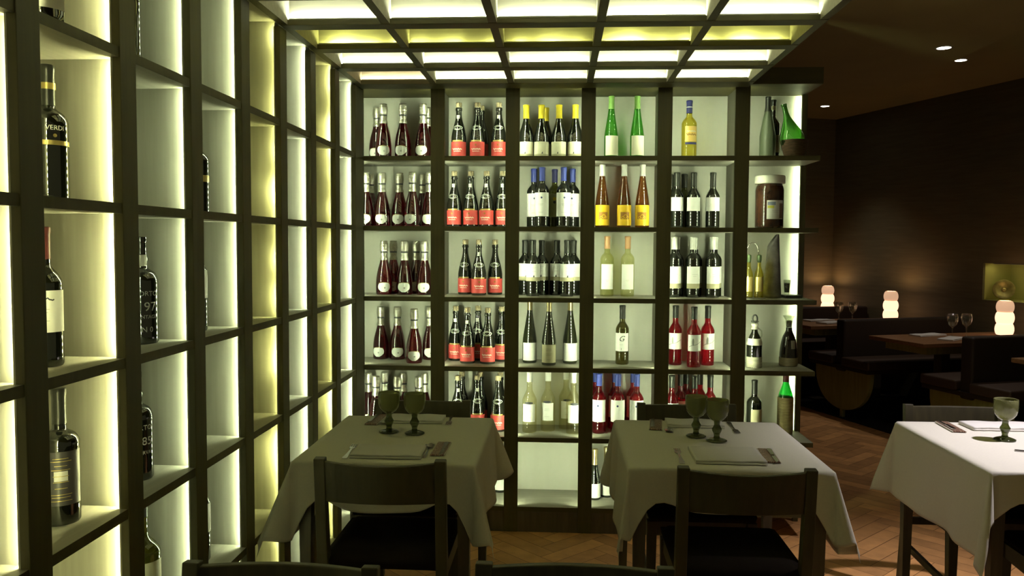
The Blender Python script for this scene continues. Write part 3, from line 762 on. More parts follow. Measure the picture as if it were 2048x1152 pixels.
MB().lathe([(0, .203), (.0125, .203), (.0145, .236), (0, .238)], 18, close=False).build('cork', mat('dark_cork', (.16, .14, .08), .8), r)
patch(r, 'seal', mat('grey_seal', (.30, .28, .23), .6), p, .092, .135, .012, nu=8, centre=.014); r.location = (1.197, 4.36, z3)

z4 = SH[4] + .0008
r = thing('wine_bottle', (0, 0, 0), 'dark wine bottle with tan label on the fifth shelf of the end column', 'bottle')
p = BORD(.292, .0385, .60, .72); body(r, p, GLASSDK); sleeve(r, 'capsule', CAPK, p, .22, .2925); patch(r, 'label', TAN, p, .05, .145, .035); r.location = (1.010, 4.29, z4); r.rotation_euler = (0, 0, .25)
r = thing('wicker_flask', (0, 0, 0), 'bright green bottle wrapped in straw, open end of the fifth shelf', 'flask')
p = smooth_profile([(.036, 0), (.039, .006), (.039, .18), (.036, .205), (.023, .245), (.0155, .27), (.0142, .31), (.0155, .313), (.0155, .320)])
body(r, p, glassy('emerald_glass', (.06, .62, .14), .5, gloss=1.3)); sleeve(r, 'straw_wrap', mat('straw', (.30, .24, .11), .85, vary=.3, scale=(20, 20, 250), bump=.8), p, .001, .195, off=.002, cap=False)
sleeve(r, 'capsule', CAPR, p, .275, .3205); r.location = (1.188, 4.36, z4)

# ------------------------------------------------------------------ dining tables, cloths
def dining_table(x0, x1, y0, y1, label):
    r = thing('dining_table', ((x0 + x1) / 2, (y0 + y1) / 2, 0), label, 'table', 'dining tables by the wine shelves')
    MB().box(x0 + .004, x1 - .004, y0 + .004, y1 - .004, .718, .745).build('table_top', DARKW, r, bevel=.002)
    MB().box(x0 + .05, x1 - .05, y0 + .05, y1 - .05, .66, .718).build('apron', DARKW, r)
    for sx in (x0 + .033, x1 - .033):
        for sy in (y0 + .033, y1 - .033):
            MB().beam((sx, sy, 0), (sx, sy, .718), .028, .028, w1=.045, d1=.045).build('leg', DARKW, r)
    return r
def tablecloth(x0, x1, y0, y1, zt, L, R, F, B, label, seed=0, flare=.10, cone=.50, n=72, bias=None, cones=None, blunt=.15, front=1.5):
    q = random.Random(seed); ph = [q.uniform(0, 6.28) for _ in range(8)]
    U0, U1, V0, V1 = x0 - L, x1 + R, y0 - F, y1 + B
    def knots(a0, a, b, b1, n):
        k1 = max(6, int(n * .34)); k2 = n - 2 * k1
        return [a0 + (a - a0) * i / k1 for i in range(k1)] + [a + (b - a) * i / k2 for i in range(k2)] + [b + (b1 - b) * i / k1 for i in range(k1 + 1)]
    us, vs = knots(U0, x0, x1, U1, n), knots(V0, y0, y1, V1, n)
    rr = .010
    def hang(d, al):
        # rounded edge, then straight down with tilt al: (outward, drop)
        if d < rr * PI / 2 * .9:
            a = d / rr * (1 - .0); return rr * math.sin(a), rr * (1 - math.cos(a))
        e = d - rr * PI / 2 * .9
        return rr + e * math.sin(al), rr + e * math.cos(al)
    def fn(u, v):
        du = (x0 - u if u < x0 else u - x1 if u > x1 else 0); dv = (y0 - v if v < y0 else v - y1 if v > y1 else 0)
        sx = -1 if u < x0 else 1; sy = -1 if v < y0 else 1
        if sy < 0 and dv > 0:            # the front hem: shallow in the middle, rising, then long at the corners
            c = min(1, abs((u - (x0 + x1) / 2) / ((x1 - x0) / 2)))
            dv *= 1 - .22 * math.exp(-((c - .68) / .2) ** 2) + (front - 1) * max(0, (c - .78) / .22) ** 1.5
        if du <= 0 and dv <= 0:
            return (u, v, zt + .0006 * math.sin(u * 23 + ph[0]) * math.sin(v * 19 + ph[1]))
        if dv <= 0:
            s = (v - y0) / (y1 - y0); e = math.sin(PI * s)
            al = flare + .05 * math.sin(s * 9 + ph[2]) * e + .03 * math.sin(s * 17 + ph[3]) * e
            o, d = hang(du, al); return (x0 - o if sx < 0 else x1 + o, v, zt - d)
        if du <= 0:
            s = (u - x0) / (x1 - x0); e = math.sin(PI * s)
            al = flare + .05 * math.sin(s * 9 + ph[4]) * e + .03 * math.sin(s * 17 + ph[5]) * e
            o, d = hang(dv, al); return (u, y0 - o if sy < 0 else y1 + o, zt - d)
        r = math.hypot(du, dv); th = math.atan2(dv, du); r *= 1 - blunt * math.sin(2 * th) ** 2
        b = (bias or {}).get((sx, sy), 0)
        k = math.sin(2 * th)
        cn = (cones or {}).get((sx, sy), cone)
        al = flare + cn * k ** .8 * (1 + .18 * math.sin(6 * th + ph[6]))
        az = th + .55 * b * k + .22 * math.sin(4 * th)
        o, d = hang(r, al)
        cx, cy = (x0 if sx < 0 else x1), (y0 if sy < 0 else y1)
        return (cx + sx * o * math.cos(az), cy + sy * o * math.sin(az), zt - d)
    mb = MB(); V = [[mb.bm.verts.new(fn(u, v)) for v in vs] for u in us]
    for i in range(len(us) - 1):
        for j in range(len(vs) - 1): mb.bm.faces.new((V[i][j], V[i + 1][j], V[i + 1][j + 1], V[i][j + 1])).smooth = True
    o = mb.build('tablecloth', CLOTH, solid=.0012, recalc=False)
    return tag(o, label, 'tablecloth', 'white tablecloths')
T = {1: (-.893, -.285, 2.69, 3.42), 2: (.238, .893, 2.70, 3.43), 3: (1.418, 2.07, 2.745, 3.50)}
ZT = .7475
dining_table(*T[1], 'small square table beside the side shelves, hidden by its cloth')
dining_table(*T[2], 'small square table between the other two, hidden by its cloth')
dining_table(*T[3], 'small square table with dark legs under the brightly lit cloth')
tablecloth(*T[1], ZT, .285, .27, .17, .11, 'dim olive-looking white cloth on the table beside the side shelves', 3, .06, .44, bias={(-1, -1): .1, (1, -1): -.35}, cones={(1, -1): .26, (1, 1): .42}, blunt=.16, front=1.6)
tablecloth(*T[2], ZT, .29, .28, .15, .11, 'half-lit white cloth on the table before the end column', 5, .05, .30, bias={(1, -1): -.3}, cones={(-1, 1): .25, (-1, -1): .14, (1, -1): .30}, blunt=.2, front=1.65)
tablecloth(*T[3], ZT, .305, .30, .135, .12, 'brightly lit white cloth on the table near the parquet aisle', 8, .05, .30, bias={(-1, -1): .5}, blunt=0, front=1.25)
ZS = .7494

# ------------------------------------------------------------------ chairs
def make_chair():
    r = thing('dining_chair', (0, 0, 0), 'x', 'chair')
    for sx in (-1, 1):
        mb = MB(); x = sx * .192
        mb.beam((x, -.255, 0), (x, -.195, .44), .030, .034, up=(0, 1, 0), w1=.036, d1=.040)
        mb.beam((x, -.195, .435), (x, -.235, .802), .036, .040, up=(0, 1, 0), w1=.036, d1=.028)
        mb.build('back_post', CHAIRW, r, bevel=.003)
        MB().beam((sx * .188, .19, 0), (sx * .188, .185, .43), .026, .026, w1=.038, d1=.038).build('front_leg', CHAIRW, r, bevel=.002)
        MB().beam((sx * .188, -.19, .405), (sx * .188, .185, .405), .020, .05, up=(0, 0, 1)).build('side_rail', CHAIRW, r)
        MB().beam((sx * .190, -.215, .19), (sx * .188, .19, .17), .016, .026, up=(0, 0, 1)).build('stretcher', CHAIRW, r)
    MB().beam((-.188, .185, .405), (.188, .185, .405), .020, .05, up=(0, 0, 1)).build('front_rail', CHAIRW, r)
    mb = MB()
    def rail(u, v):
        a = u * 2 * PI
        # closed section: front face then back face
        z = .662 + .132 * (v if True else 0)
        return (0, 0, z)
    nx, t = 18, .018; rows = []
    for i in range(nx + 1):
        x = -.176 + .352 * i / nx; bow = -.036 * (1 - (x / .176) ** 2)
        col = []
        for z, y in ((.660, 0), (.793, 0), (.793, -t), (.660, -t)):
            yy = -.213 + (z - .66) * -.11 + bow + y
            zz = z + (.004 * (1 - (x / .176) ** 2) if z < .7 else -.004 * (1 - (x / .176) ** 2))
            col.append(mb.bm.verts.new((x, yy, zz)))
        rows.append(col)
    for a, b in zip(rows, rows[1:]):
        for k in range(4): mb.bm.faces.new((a[k], a[(k + 1) % 4], b[(k + 1) % 4], b[k]))
    mb.bm.faces.new(rows[0]); mb.bm.faces.new(rows[-1][::-1]); mb.build('backrest', CHAIRW, r, bevel=.003)
    MB().beam((-.176, -.21, .30), (.176, -.21, .30), .016, .03, up=(0, 0, 1)).build('back_stretcher', CHAIRW, r)
    mb = MB()
    def seat(u, v):
        x, y = (u - .5) * .40, (v - .5) * .41 + .005
        e = max(abs(u - .5), abs(v - .5)) * 2
        return (x, y, .462 - .018 * max(0, e - .75) ** 2 / .0625)
    mb.grid(16, 16, seat); mb.build('seat', SEATM, r, solid=.03)
    return r
chair = make_chair()
def place(x, ytop, back, label, first=[True]):
    o = chair if first[0] else copy_tree(chair); first[0] = False
    o.location = (x, ytop + (.235 if back else -.235), 0); o.rotation_euler = (0, 0, 0 if back else PI)
    o['label'] = label; o['group'] = 'wooden dining chairs'
place(-.563, 2.53, True, 'wooden chair with its back to us at the table beside the side shelves')
place(.575, 2.515, True, 'wooden chair with its back to us at the table before the end column')
place(-.595, 3.53, False, 'wooden chair behind the dim olive-looking cloth, against the pink bottles')
place(.545, 3.54, False, 'wooden chair behind the half-lit cloth, against the lower pink bottles')
place(1.695, 3.61, False, 'wooden chair behind the brightly lit cloth, facing us')
place(1.78, 2.56, True, 'dark wooden chair tucked under the front of the brightly lit table')
place(-.585, 1.675, False, 'chair backrest cut by the frame edge below the side shelves')
place(.035, 1.715, False, 'chair backrest cut by the frame edge, below the middle posts')

# ------------------------------------------------------------------ table settings
GOBG = glassy('olive_pressed_glass', (.56, .58, .28), .42, rough=.2, ior=1.3, solid=.7, scol=(.36, .37, .17), gloss=.9)
nt = GOBG.node_tree; vt = nt.nodes.new('ShaderNodeTexVoronoi'); vt.inputs['Scale'].default_value = 1
mp = nt.nodes.new('ShaderNodeMapping'); mp.inputs['Scale'].default_value = (160, 160, 160); tc = nt.nodes.new('ShaderNodeTexCoord')
nt.links.new(tc.outputs['Object'], mp.inputs[0]); nt.links.new(mp.outputs[0], vt.inputs['Vector'])
bpn = nt.nodes.new('ShaderNodeBump'); bpn.inputs['Strength'].default_value = .35; bpn.inputs['Distance'].default_value = .002
nt.links.new(vt.outputs['Distance'], bpn.inputs['Height']); nt.links.new(bpn.outputs[0], nt.nodes['Principled BSDF'].inputs['Normal'])
GOBS = glassy('olive_glass_stem', (.30, .34, .14), .45, rough=.1, ior=1.4, solid=.4, scol=(.14, .16, .06), gloss=1.2)
def make_goblet():
    r = thing('goblet', (0, 0, 0), 'x', 'glass')
    MB().lathe([(0, .074), (.012, .074), (.026, .083), (.037, .098), (.0415, .115), (.0425, .135), (.0420, .155), (.0405, .1565), (.0390, .155), (.0395, .135), (.0385, .116), (.034, .100), (.022, .088), (0, .084)], 36, close=False).build('bowl', GOBG, r)
    MB().lathe([(0, .012), (.012, .012), (.0105, .022), (.013, .030), (.018, .040), (.0185, .046), (.013, .055), (.0105, .062), (.0115, .072), (.013, .076), (0, .076)], 20, close=False).build('stem', GOBS, r)
    MB().lathe([(0, 0), (.036, 0), (.0385, .002), (.0385, .004), (.030, .007), (.014, .012), (0, .013)], 36, close=False).build('foot', GOBS, r)
    return r
gob = make_goblet()
for i, (x, y, lab) in enumerate([(-.659, 3.125, 'olive pressed-glass goblet before the pink bottles, nearer the side shelves'), (-.556, 3.108, 'olive pressed-glass goblet before the pink bottles, farther from the side shelves'),
                                 (.524, 3.148, 'olive goblet touching another on the middle table, the one set back'), (.590, 3.082, 'olive goblet touching another on the middle table, the one nearer us'),
                                 (1.690, 3.19, 'single olive goblet on the brightly lit cloth')]):
    o = gob if i == 0 else copy_tree(gob); o.location = (x, y, ZS + .0002); o['label'] = lab; o['group'] = 'olive goblets'; o['category'] = 'glass'
def make_napkin(w, d, seed):
    q = random.Random(seed); f0, f1 = q.uniform(0, 6), q.uniform(0, 6)
    mb = MB()
    for k, (zz, th, sh) in enumerate(((.000, .007, 0), (.0075, .006, .004))):
        # each fold is a rounded slab
        def fn(u, v, zz=zz, th=th, sh=sh):
            a = v * 2 * PI
            return None
        n = 22; rows = []
        for i in range(n + 1):
            x = -w / 2 + w * i / n; sect = []
            wob = .0018 * math.sin(i * .7 + f0) + .0012 * math.sin(i * 1.9 + f1)
            for y, z in ((-d / 2 + .003, 0), (-d / 2 - .001, th * .25), (-d / 2 - .001, th * .75), (-d / 2 + .004, th), (0, th * .85), (d / 2 - .004, th), (d / 2, th / 2), (d / 2 - .003, 0)):
                yy = y + sh * (1 if y < 0 else -.3) + (wob if y < 0 else 0)
                sect.append(mb.bm.verts.new((x, yy, max(0, zz + z + (.0012 * math.sin(i * .5 + k + f1) if z > 0 and k else 0)))))
            rows.append(sect)
        for a, b in zip(rows, rows[1:]):
            for j in range(8): mb.bm.faces.new((a[j], a[(j + 1) % 8], b[(j + 1) % 8], b[j])).smooth = True
        mb.bm.faces.new(rows[0]); mb.bm.faces.new(rows[-1][::-1])
    return mb.build('folded_napkin', NAPK)
def put(o, x, y, rz=0, z=ZS, label=None, cat=None, group=None):
    o.location = (x, y, z + .0003); o.rotation_euler = (0, 0, rz)
    if label: tag(o, label, cat, group)
    return o
put(make_napkin(.245, .155, 1), -.590, 2.803, .02, label='folded white napkin in front of the dim goblets', cat='napkin', group='folded napkins')
put(make_napkin(.225, .13, 2), -.588, 3.345, .02, label='folded white napkin behind the dim goblets', cat='napkin', group='folded napkins')
put(make_napkin(.235, .20, 3), .578, 2.845, -.02, label='folded white napkin in front of the two touching goblets', cat='napkin', group='folded napkins')
put(make_napkin(.225, .12, 4), .550, 3.355, -.03, label='folded white napkin behind the two touching goblets', cat='napkin', group='folded napkins')
put(make_napkin(.27, .13, 5), 1.785, 3.405, 0, label='folded white napkin on the brightly lit cloth', cat='napkin', group='folded napkins')
def outline(pts, th):
    mb = MB(); v = [mb.bm.verts.new((x, y, th)) for x, y in pts]; mb.bm.faces.new(v)
    w = [mb.bm.verts.new((x, y, .0004)) for x, y in pts]; mb.bm.faces.new(w[::-1])
    for i in range(len(v)):
        j = (i + 1) % len(v); mb.bm.faces.new((w[i], w[j], v[j], v[i]))
    return mb
def make_fork():
    r = thing('fork', (0, 0, 0), 'x', 'fork')
    outline([(-.0085, -.10), (.0085, -.10), (.0095, -.085), (.0045, -.01), (.0035, .03), (-.0035, .03), (-.0045, -.01), (-.0095, -.085)], .0028).build('handle', STEEL, r, bevel=.0008)
    outline([(-.0035, .03), (.0035, .03), (.011, .045), (.012, .06), (-.012, .06), (-.011, .045)], .0028).build('head', STEEL, r, bevel=.0006)
    for k in range(4):
        x = -.0095 + .0063 * k; MB().box(x - .0016, x + .0016, .06, .10, .0004, .0028).build('tine', STEEL, r)
    return r
fork = make_fork()
for i, (x, y, rz, lab) in enumerate([(-.733, 2.815, .06, 'steel fork in front of the dim goblets, beside the folded napkin'), (-.452, 3.365, PI + .05, 'steel fork behind the dim goblets, at the napkin end'),
                                     (.418, 2.845, -.04, 'steel fork in front of the touching goblets, beside the napkin'), (.697, 3.31, PI - .02, 'steel fork behind the touching goblets, pointing toward us'), (1.732, 2.990, -1.9, 'steel fork end on the brightly lit cloth at the frame edge')]):
    o = fork if i == 0 else copy_tree(fork); put(o, x, y, rz, label=lab, cat='fork', group='steel forks')
def make_pouch():
    r = thing('cutlery_pouch', (0, 0, 0), 'x', 'cutlery pouch')
    m, n, l = new_mat('printed_pouch'); b = n['Principled BSDF']; b.inputs['Roughness'].default_value = .35
    t = n.new('ShaderNodeTexCoord'); mp = n.new('ShaderNodeMapping'); mp.inputs['Scale'].default_value = (150, 110, 40)
    v = n.new('ShaderNodeTexVoronoi'); v.feature = 'DISTANCE_TO_EDGE'; v.inputs['Scale'].default_value = 1
    rp = n.new('ShaderNodeValToRGB'); e = rp.color_ramp.elements; e[0].color = (.40, .30, .21, 1); e[0].position = .03; e[1].color = (.12, .045, .03, 1); e[1].position = .12
    l.new(t.outputs['Object'], mp.inputs[0]); l.new(mp.outputs[0], v.inputs['Vector']); l.new(v.outputs[0], rp.inputs[0]); l.new(rp.outputs[0], b.inputs['Base Color'])
    MB().box(-.0235, .0235, -.10, .085, .0004, .0058).build('sleeve', m, r, bevel=.002)
    MB().box(-.0262, -.0237, -.10, .085, .0004, .0045).build('edge', mat('pouch_edge', (.66, .62, .52), .5), r)
    MB().box(.0237, .0262, -.10, .085, .0004, .0045).build('edge', mat('pouch_edge', (.66, .62, .52), .5), r)
    return r
pouch = make_pouch()
def make_knife():
    r = thing('knife', (0, 0, 0), 'x', 'knife')
    outline([(-.006, -.02), (.006, -.02), (.0085, .055), (.0055, .064), (-.0055, .064), (-.0085, .055)], .0055).build('handle', STEEL, r, bevel=.0012)
    outline([(-.005, -.115), (.0065, -.095), (.0065, -.022), (-.006, -.022)], .0025).build('blade', STEEL, r)
    return r
knife = make_knife()
def make_spoon():
    r = thing('spoon', (0, 0, 0), 'x', 'spoon')
    outline([(-.006, -.09), (.006, -.09), (.0065, -.078), (.0028, 0), (.0028, .04), (-.0028, .04), (-.0028, 0), (-.0065, -.078)], .0026).build('handle', STEEL, r, bevel=.0007)
    mb = MB(); mb.grid(12, 8, lambda u, v: ((u * 2 - 1) * .0165 * math.sqrt(max(0, 1 - (2 * v - 1) ** 2)), .062 + (v * 2 - 1) * .026, .0035 + .006 * max((2 * u - 1) ** 2 * (1 - (2 * v - 1) ** 2), (2 * v - 1) ** 2)))
    mb.build('bowl', STEEL, r, solid=.0012)
    return r
spoon = make_spoon()
PQ = [(-.419, 2.878, .0, 'in front of the dim goblets'), (-.756, 3.325, PI - .03, 'behind the dim goblets'), (.728, 2.875, -.08, 'in front of the touching goblets'), (.392, 3.325, PI - .12, 'behind the touching goblets'), (1.582, 3.385, PI - .07, 'on the brightly lit cloth')]
for i, (x, y, rz, w) in enumerate(PQ):
    o = pouch if i == 0 else copy_tree(pouch); put(o, x, y, rz, label=f'brown patterned cutlery pouch {w}', cat='cutlery pouch', group='cutlery pouches')
    k = knife if i == 0 else copy_tree(knife); put(k, x + math.cos(rz) * .012 - math.sin(rz) * .0, y + math.sin(rz) * .012, rz, z=ZS + .0058, label=f'steel knife on the patterned pouch {w}', cat='knife', group='knives on the pouches')
SQ = [(-.461, 2.835, .02, 'in front of the dim goblets'), (-.712, 3.335, PI, 'behind the dim goblets'), (.683, 2.83, -.02, 'in front of the touching goblets'), (.437, 3.285, PI - .1, 'behind the touching goblets')]
for i, (x, y, rz, w) in enumerate(SQ):
    o = spoon if i == 0 else copy_tree(spoon); put(o, x, y, rz, label=f'steel spoon beside the patterned pouch {w}', cat='spoon', group='steel spoons')

# ------------------------------------------------------------------ the booths beyond
ANG = math.radians(19); UX, UY = math.cos(ANG), math.sin(ANG); E0 = (2.61, 6.54)
def BL(s, t): return (E0[0] + UX * s - UY * t, E0[1] + UY * s + UX * t)
def booth(t): return (*BL(0, t), 0)
BROWNL = mat('brown_leatherette', (.026, .014, .008), .6, bump=.2, bscale=(120, 120, 120))
SEATB = mat('brown_seat_cushion', (.060, .034, .022), .6, bump=.2, bscale=(120, 120, 120))
OLIVEW = mat('olive_panel_wood', (.34, .34, .12), .5, vary=.15, scale=(40, 40, 5))
BTOP = mat('booth_table_wood', (.30, .15, .07), .4, vary=.25, scale=(4, 60, 60))
def make_bench(L=1.30):
    r = thing('banquette_bench', (0, 0, 0), 'x', 'bench')
    MB().box(.0, L, -.055, .055, .40, .845).build('backrest', BROWNL, r, bevel=.018, segs=3)
    for a, b in ((-.40, -.057), (.057, .40)): MB().box(-.03, L, a, b, .455, .53).build('seat_cushion', SEATB, r, bevel=.015, segs=3)
    MB().box(-.02, L, -.385, .385, .425, .455).build('seat_base', BROWNL, r)
    pts = [(0, .36 * math.cos(a), .425 - .36 * math.sin(a) ** .8) for a in [PI * i / 24 for i in range(25)]]
    MB().poly([(.03, y, z) for _, y, z in pts], .035, (1, 0, 0)).build('end_panel', OLIVEW, r)
    MB().poly([(L - .12, y, z) for _, y, z in pts], .035, (1, 0, 0)).build('end_panel', OLIVEW, r)
    MB().box(.032, .062, -.016, .016, 0, .075).build('foot', OLIVEW, r); MB().box(L - .118, L - .088, -.016, .016, 0, .075).build('foot', OLIVEW, r)
    return r
bench = make_bench()
for i, (t, s, lab) in enumerate([(-.67, .025, 'dark banquette bench nearest us, behind the brightly lit table'), (.69, .025, 'dark banquette bench with rounded end panel, second along the wall'), (2.0, .025, 'dark banquette bench farthest away, just past the shelf end')]):
    o = bench if i == 0 else copy_tree(bench); o.location = (*BL(s, t), .0061); o.rotation_euler = (0, 0, ANG); o['label'] = lab; o['group'] = 'banquette benches'
def make_btable(L=1.30):
    r = thing('booth_table', (0, 0, 0), 'x', 'table')
    MB().box(0, L, -.30, .30, .72, .75).build('table_top', BTOP, r, bevel=.003)
    MB().box(.10, L - .05, -.22, .22, .655, .72).build('apron', OLIVEW, r)
    for s in (.45, L - .35):
        MB().box(s - .04, s + .04, -.04, .04, .02, .655).build('pedestal', DARKW, r); MB().box(s - .16, s + .16, -.16, .16, 0, .02).build('pedestal_foot', DARKW, r, bevel=.004)
    return r
bt = make_btable()
for i, (t, lab) in enumerate([(0, 'brown wooden booth table with lamp and two glasses, nearest whole one'), (1.36, 'brown wooden booth table behind the bench with rounded end panel'), (-1.36, 'wooden booth table whose corner shows at the frame edge')]):
    o = bt if i == 0 else copy_tree(bt); o.location = (*BL(0, t), .0061); o.rotation_euler = (0, 0, ANG); o['label'] = lab; o['group'] = 'booth tables'
r = thing('console_table', (*BL(.68, 2.40), .0061), 'narrow wooden console against the end wall carrying the farthest lamp', 'table'); r.rotation_euler = (0, 0, ANG)
def loc_box(name, x0, x1, y0, y1, z0, z1, m):
    o = MB().box(x0, x1, y0, y1, z0, z1).build(name, m); o.parent = r; return o
loc_box('table_top', -.7, .62, -.15, .15, .72, .75, BTOP)
for q in (-.66, .56): loc_box('leg', q, q + .04, .09, .13, 0, .72, DARKW)
ZB = .7565
LAMPHI = emit('lamp_glow', (1., .57, .36), 1.75); LAMPLO = emit('lamp_top_glow', (1., .60, .36), .62)
def make_lamp():
    r = thing('table_lamp', (0, 0, 0), 'x', 'lamp')
    def lobe(z0, h, r0, open_=False):
        P = []
        for i in range(13):
            t = i / 12; P.append((r0 * (.81 + .19 * math.sin(PI * t) ** .7), z0 + h * t))
        return P
    MB().lathe(lobe(.012, .092, .070), 32).build('shade_lobe', LAMPHI, r)
    MB().lathe(lobe(.104, .092, .070), 32).build('shade_lobe', LAMPHI, r)
    P = lobe(.196, .086, .066); P += [(P[-1][0] * .9, .288), (P[-1][0] * .72, .290), (P[-1][0] * .70, .27), (0, .262)]
    MB().lathe(P, 32, close=False).build('shade_lobe', LAMPLO, r)
    MB().lathe([(0, .2625), (.036, .2625), (.036, .2655), (0, .2655)], 24, close=False).build('candle_glow', LAMPHI, r)
    MB().lathe([(0, 0), (.058, 0), (.058, .012), (0, .012)], 28, close=False).build('base', DARKW, r)
    d = bpy.data.lights.new('lamp_bulb', 'POINT'); d.energy = 1.6; d.color = (1., .62, .32); d.shadow_soft_size = .012
    b = bpy.data.objects.new('lamp_bulb', d); COL.objects.link(b); b.parent = r; b.location = (0, 0, .281)
    return r
lamp = make_lamp()
for i, (s, t, lab) in enumerate([(1.06, .0, 'glowing lobed table lamp below the wall niche'), (1.109, 1.36, 'glowing lobed table lamp on the middle booth table'), (1.167, 2.40, 'glowing lobed table lamp farthest away, near the shelf end')]):
    o = lamp if i == 0 else copy_tree(lamp); x, y = BL(s, t)
    o.location = (x, y, ZB); o['label'] = lab; o['group'] = 'lobed table lamps'
def make_wineglass():
    r = thing('wine_glass', (0, 0, 0), 'x', 'glass')
    MB().lathe([(0, .085), (.008, .085), (.030, .105), (.040, .135), (.0405, .160), (.036, .190), (.0345, .190), (.039, .160), (.0385, .136), (.028, .108), (0, .090)], 24, close=False).build('bowl', gl, r)
    MB().lathe([(0, 0), (.036, 0), (.036, .002), (.008, .007), (.0045, .02), (.0045, .07), (.008, .086), (0, .086)], 20, close=False).build('stem', gl, r)
    return r
wg = make_wineglass()
for i, (s, t, lab) in enumerate([(.543, 0, 'clear wine glass on the nearest booth table, farther from the lamp'), (.68, 0, 'clear wine glass on the nearest booth table, closer to the lamp'),
                                 (.522, 1.36, 'clear wine glass on the second booth table, nearer the aisle'), (.674, 1.36, 'clear wine glass on the second booth table, nearer the wall')]):
    o = wg if i == 0 else copy_tree(wg); o.location = (*BL(s, t), ZB); o['label'] = lab; o['group'] = 'clear wine glasses'
for i, (s, t, rz, lab) in enumerate([(.44, -.10, .5, 'white napkin on the nearest booth table before the glasses'), (.46, .17, .15, 'white napkin on the nearest booth table behind the glasses'),
                                     (.38, 1.28, .3, 'white napkin on the second booth table, nearer us'), (.40, 1.50, .1, 'white napkin on the second booth table, far side')]):
    x, y = BL(s, t); put(make_napkin(.30, .12, 20 + i), x, y, ANG + rz, z=ZB, label=lab, cat='napkin', group='napkins on the booth tables')

# ------------------------------------------------------------------ room shell
WALLM = mat('dark_brown_wall', (.125, .108, .056), .75, vary=.12, scale=(3, 3, 40), bump=.2)
NICHE = mat('olive_niche_paint', (.46, .44, .14), .6, vary=.05, scale=(10, 10, 10))
CEILM = mat('brown_ceiling', (.30, .25, .10), .8, vary=.05, scale=(4, 4, 4))
W = 1.345
def wbox(mb, s0, s1, t0, t1, z0, z1):
    pts = [BL(s0, t0), BL(s1, t0), BL(s1, t1), BL(s0, t1)]
    mb.poly([(x, y, z0) for x, y in pts], z1 - z0)
TN0, TN1, ZN0, ZN1 = -.40, .512, 1.015, 1.34
mb = MB()
wbox(mb, W, W + .35, -4.2, TN0, 0, 2.9); wbox(mb, W, W + .35, TN1, 2.575, 0, 2.9)
wbox(mb, W, W + .35, TN0, TN1, 0, ZN0); wbox(mb, W, W + .35, TN0, TN1, ZN1, 2.9)
wbox(mb, -1.9, W + .35, 2.575, 2.75, 0, 2.9)
wr = struct(mb.build('wall_right', WALLM))
mb = MB(); wbox(mb, W + .30, W + .345, TN0, TN1, ZN0, ZN1); mb.build('niche_back', NICHE, wr)
mb = MB(); wbox(mb, W + .02, W + .30, TN0, TN0 + .004, ZN0, ZN1); wbox(mb, W + .02, W + .30, TN1 - .004, TN1, ZN0, ZN1); mb.build('niche_side', NICHE, wr)
mb = MB(); wbox(mb, W + .01, W + .30, TN0, TN1, ZN0, ZN0 + .004); mb.build('niche_floor', NICHE, wr)
x, y = BL(W + .06, TN0 + .1); x2, y2 = BL(W + .06, TN1 - .05)
tape(wr, (x, y, ZN1 - .003), (x2, y2, ZN1 - .003), (UX * .3, UY * .3, -1), led_mat('led_niche', (1., .92, .45), 9), .02)
r = thing('dish', (0, 0, 0), 'gilded round dish standing upright in the lit wall niche', 'dish')
DM = mat('aged_gold', (.34, .28, .09), .4, metal=.6, vary=.3, scale=(30, 30, 30))
MB().lathe([(0, 0), (.035, .002), (.055, .012), (.085, .022), (.0875, .026), (.084, .027), (.054, .018), (.034, .008), (0, .006)], 36, close=False).build('plate', DM, r)
MB().lathe([(.014, .0085), (.018, .010), (.018, .012), (.010, .012), (0, .013)], 20, close=False).build('boss', GOLDP, r)
x, y = BL(W + .115, .395); r.location = (x, y, ZN0 + .092)
nrm = Vector((-.52, -.83, .26)).normalized(); r.rotation_euler = nrm.to_track_quat('Z', 'Y').to_euler()

mb = MB(); mb.box(-1.6, 2.53, -.8, 6.45, 2.68, 2.93); mb.box(-1.6, 6.5, -.8, 13.2, 2.885, 2.96)
struct(mb.build('ceiling', CEILM))
struct(MB().box(-1.6, XF - .338, -.8, 13.2, 0, 2.9).build('wall_left', WALLM))
struct(MB().box(-1.6, 5.5, 12.9, 13.1, 0, 2.9).build('wall_back', WALLM))
# parquet: herringbone boards laid one by one
bm = bmesh.new(); cl = bm.loops.layers.float_color.new('tone')
def quad(pts, z, tone):
    f = bm.faces.new([bm.verts.new((a, b, z)) for a, b in pts])
    for l_ in f.loops: l_[cl] = (tone, tone, tone, 1)
quad([(-1.6, -.8), (6.5, -.8), (6.5, 13.2), (-1.6, 13.2)], -.004, .16)
PL, PW, g = .36, .09, .0012; c45 = math.sqrt(.5); K = int(PL / PW)
for a in range(-90, 110):
    for b in range(-30, 40):
        # the classic staircase of boards: along x then along y
        for k in (0, 1):
            ox, oy = (a * PW, a * PW)
            bx, by = b * 2 * PL, 0
            if k == 0: x0, y0, w, h = ox + b * PL, oy - b * PL, PL, PW
            else: x0, y0, w, h = ox + b * PL, oy - b * PL + PW, PW, PL
            pts = [(x0 + g, y0 + g), (x0 + w - g, y0 + g), (x0 + w - g, y0 + h - g), (x0 + g, y0 + h - g)]
            pts = [((p - q) * c45 + 1.0, (p + q) * c45 + 3.0) for p, q in pts]
            mx, my = sum(p[0] for p in pts) / 4, sum(p[1] for p in pts) / 4
            if -1.0 < mx < 3.4 and 1.6 < my < 9.5: quad(pts, 0, rnd.uniform(.75, 1.25))
me = bpy.data.meshes.new('floor'); bm.to_mesh(me); bm.free()
fl = bpy.data.objects.new('floor', me); COL.objects.link(fl); struct(fl)
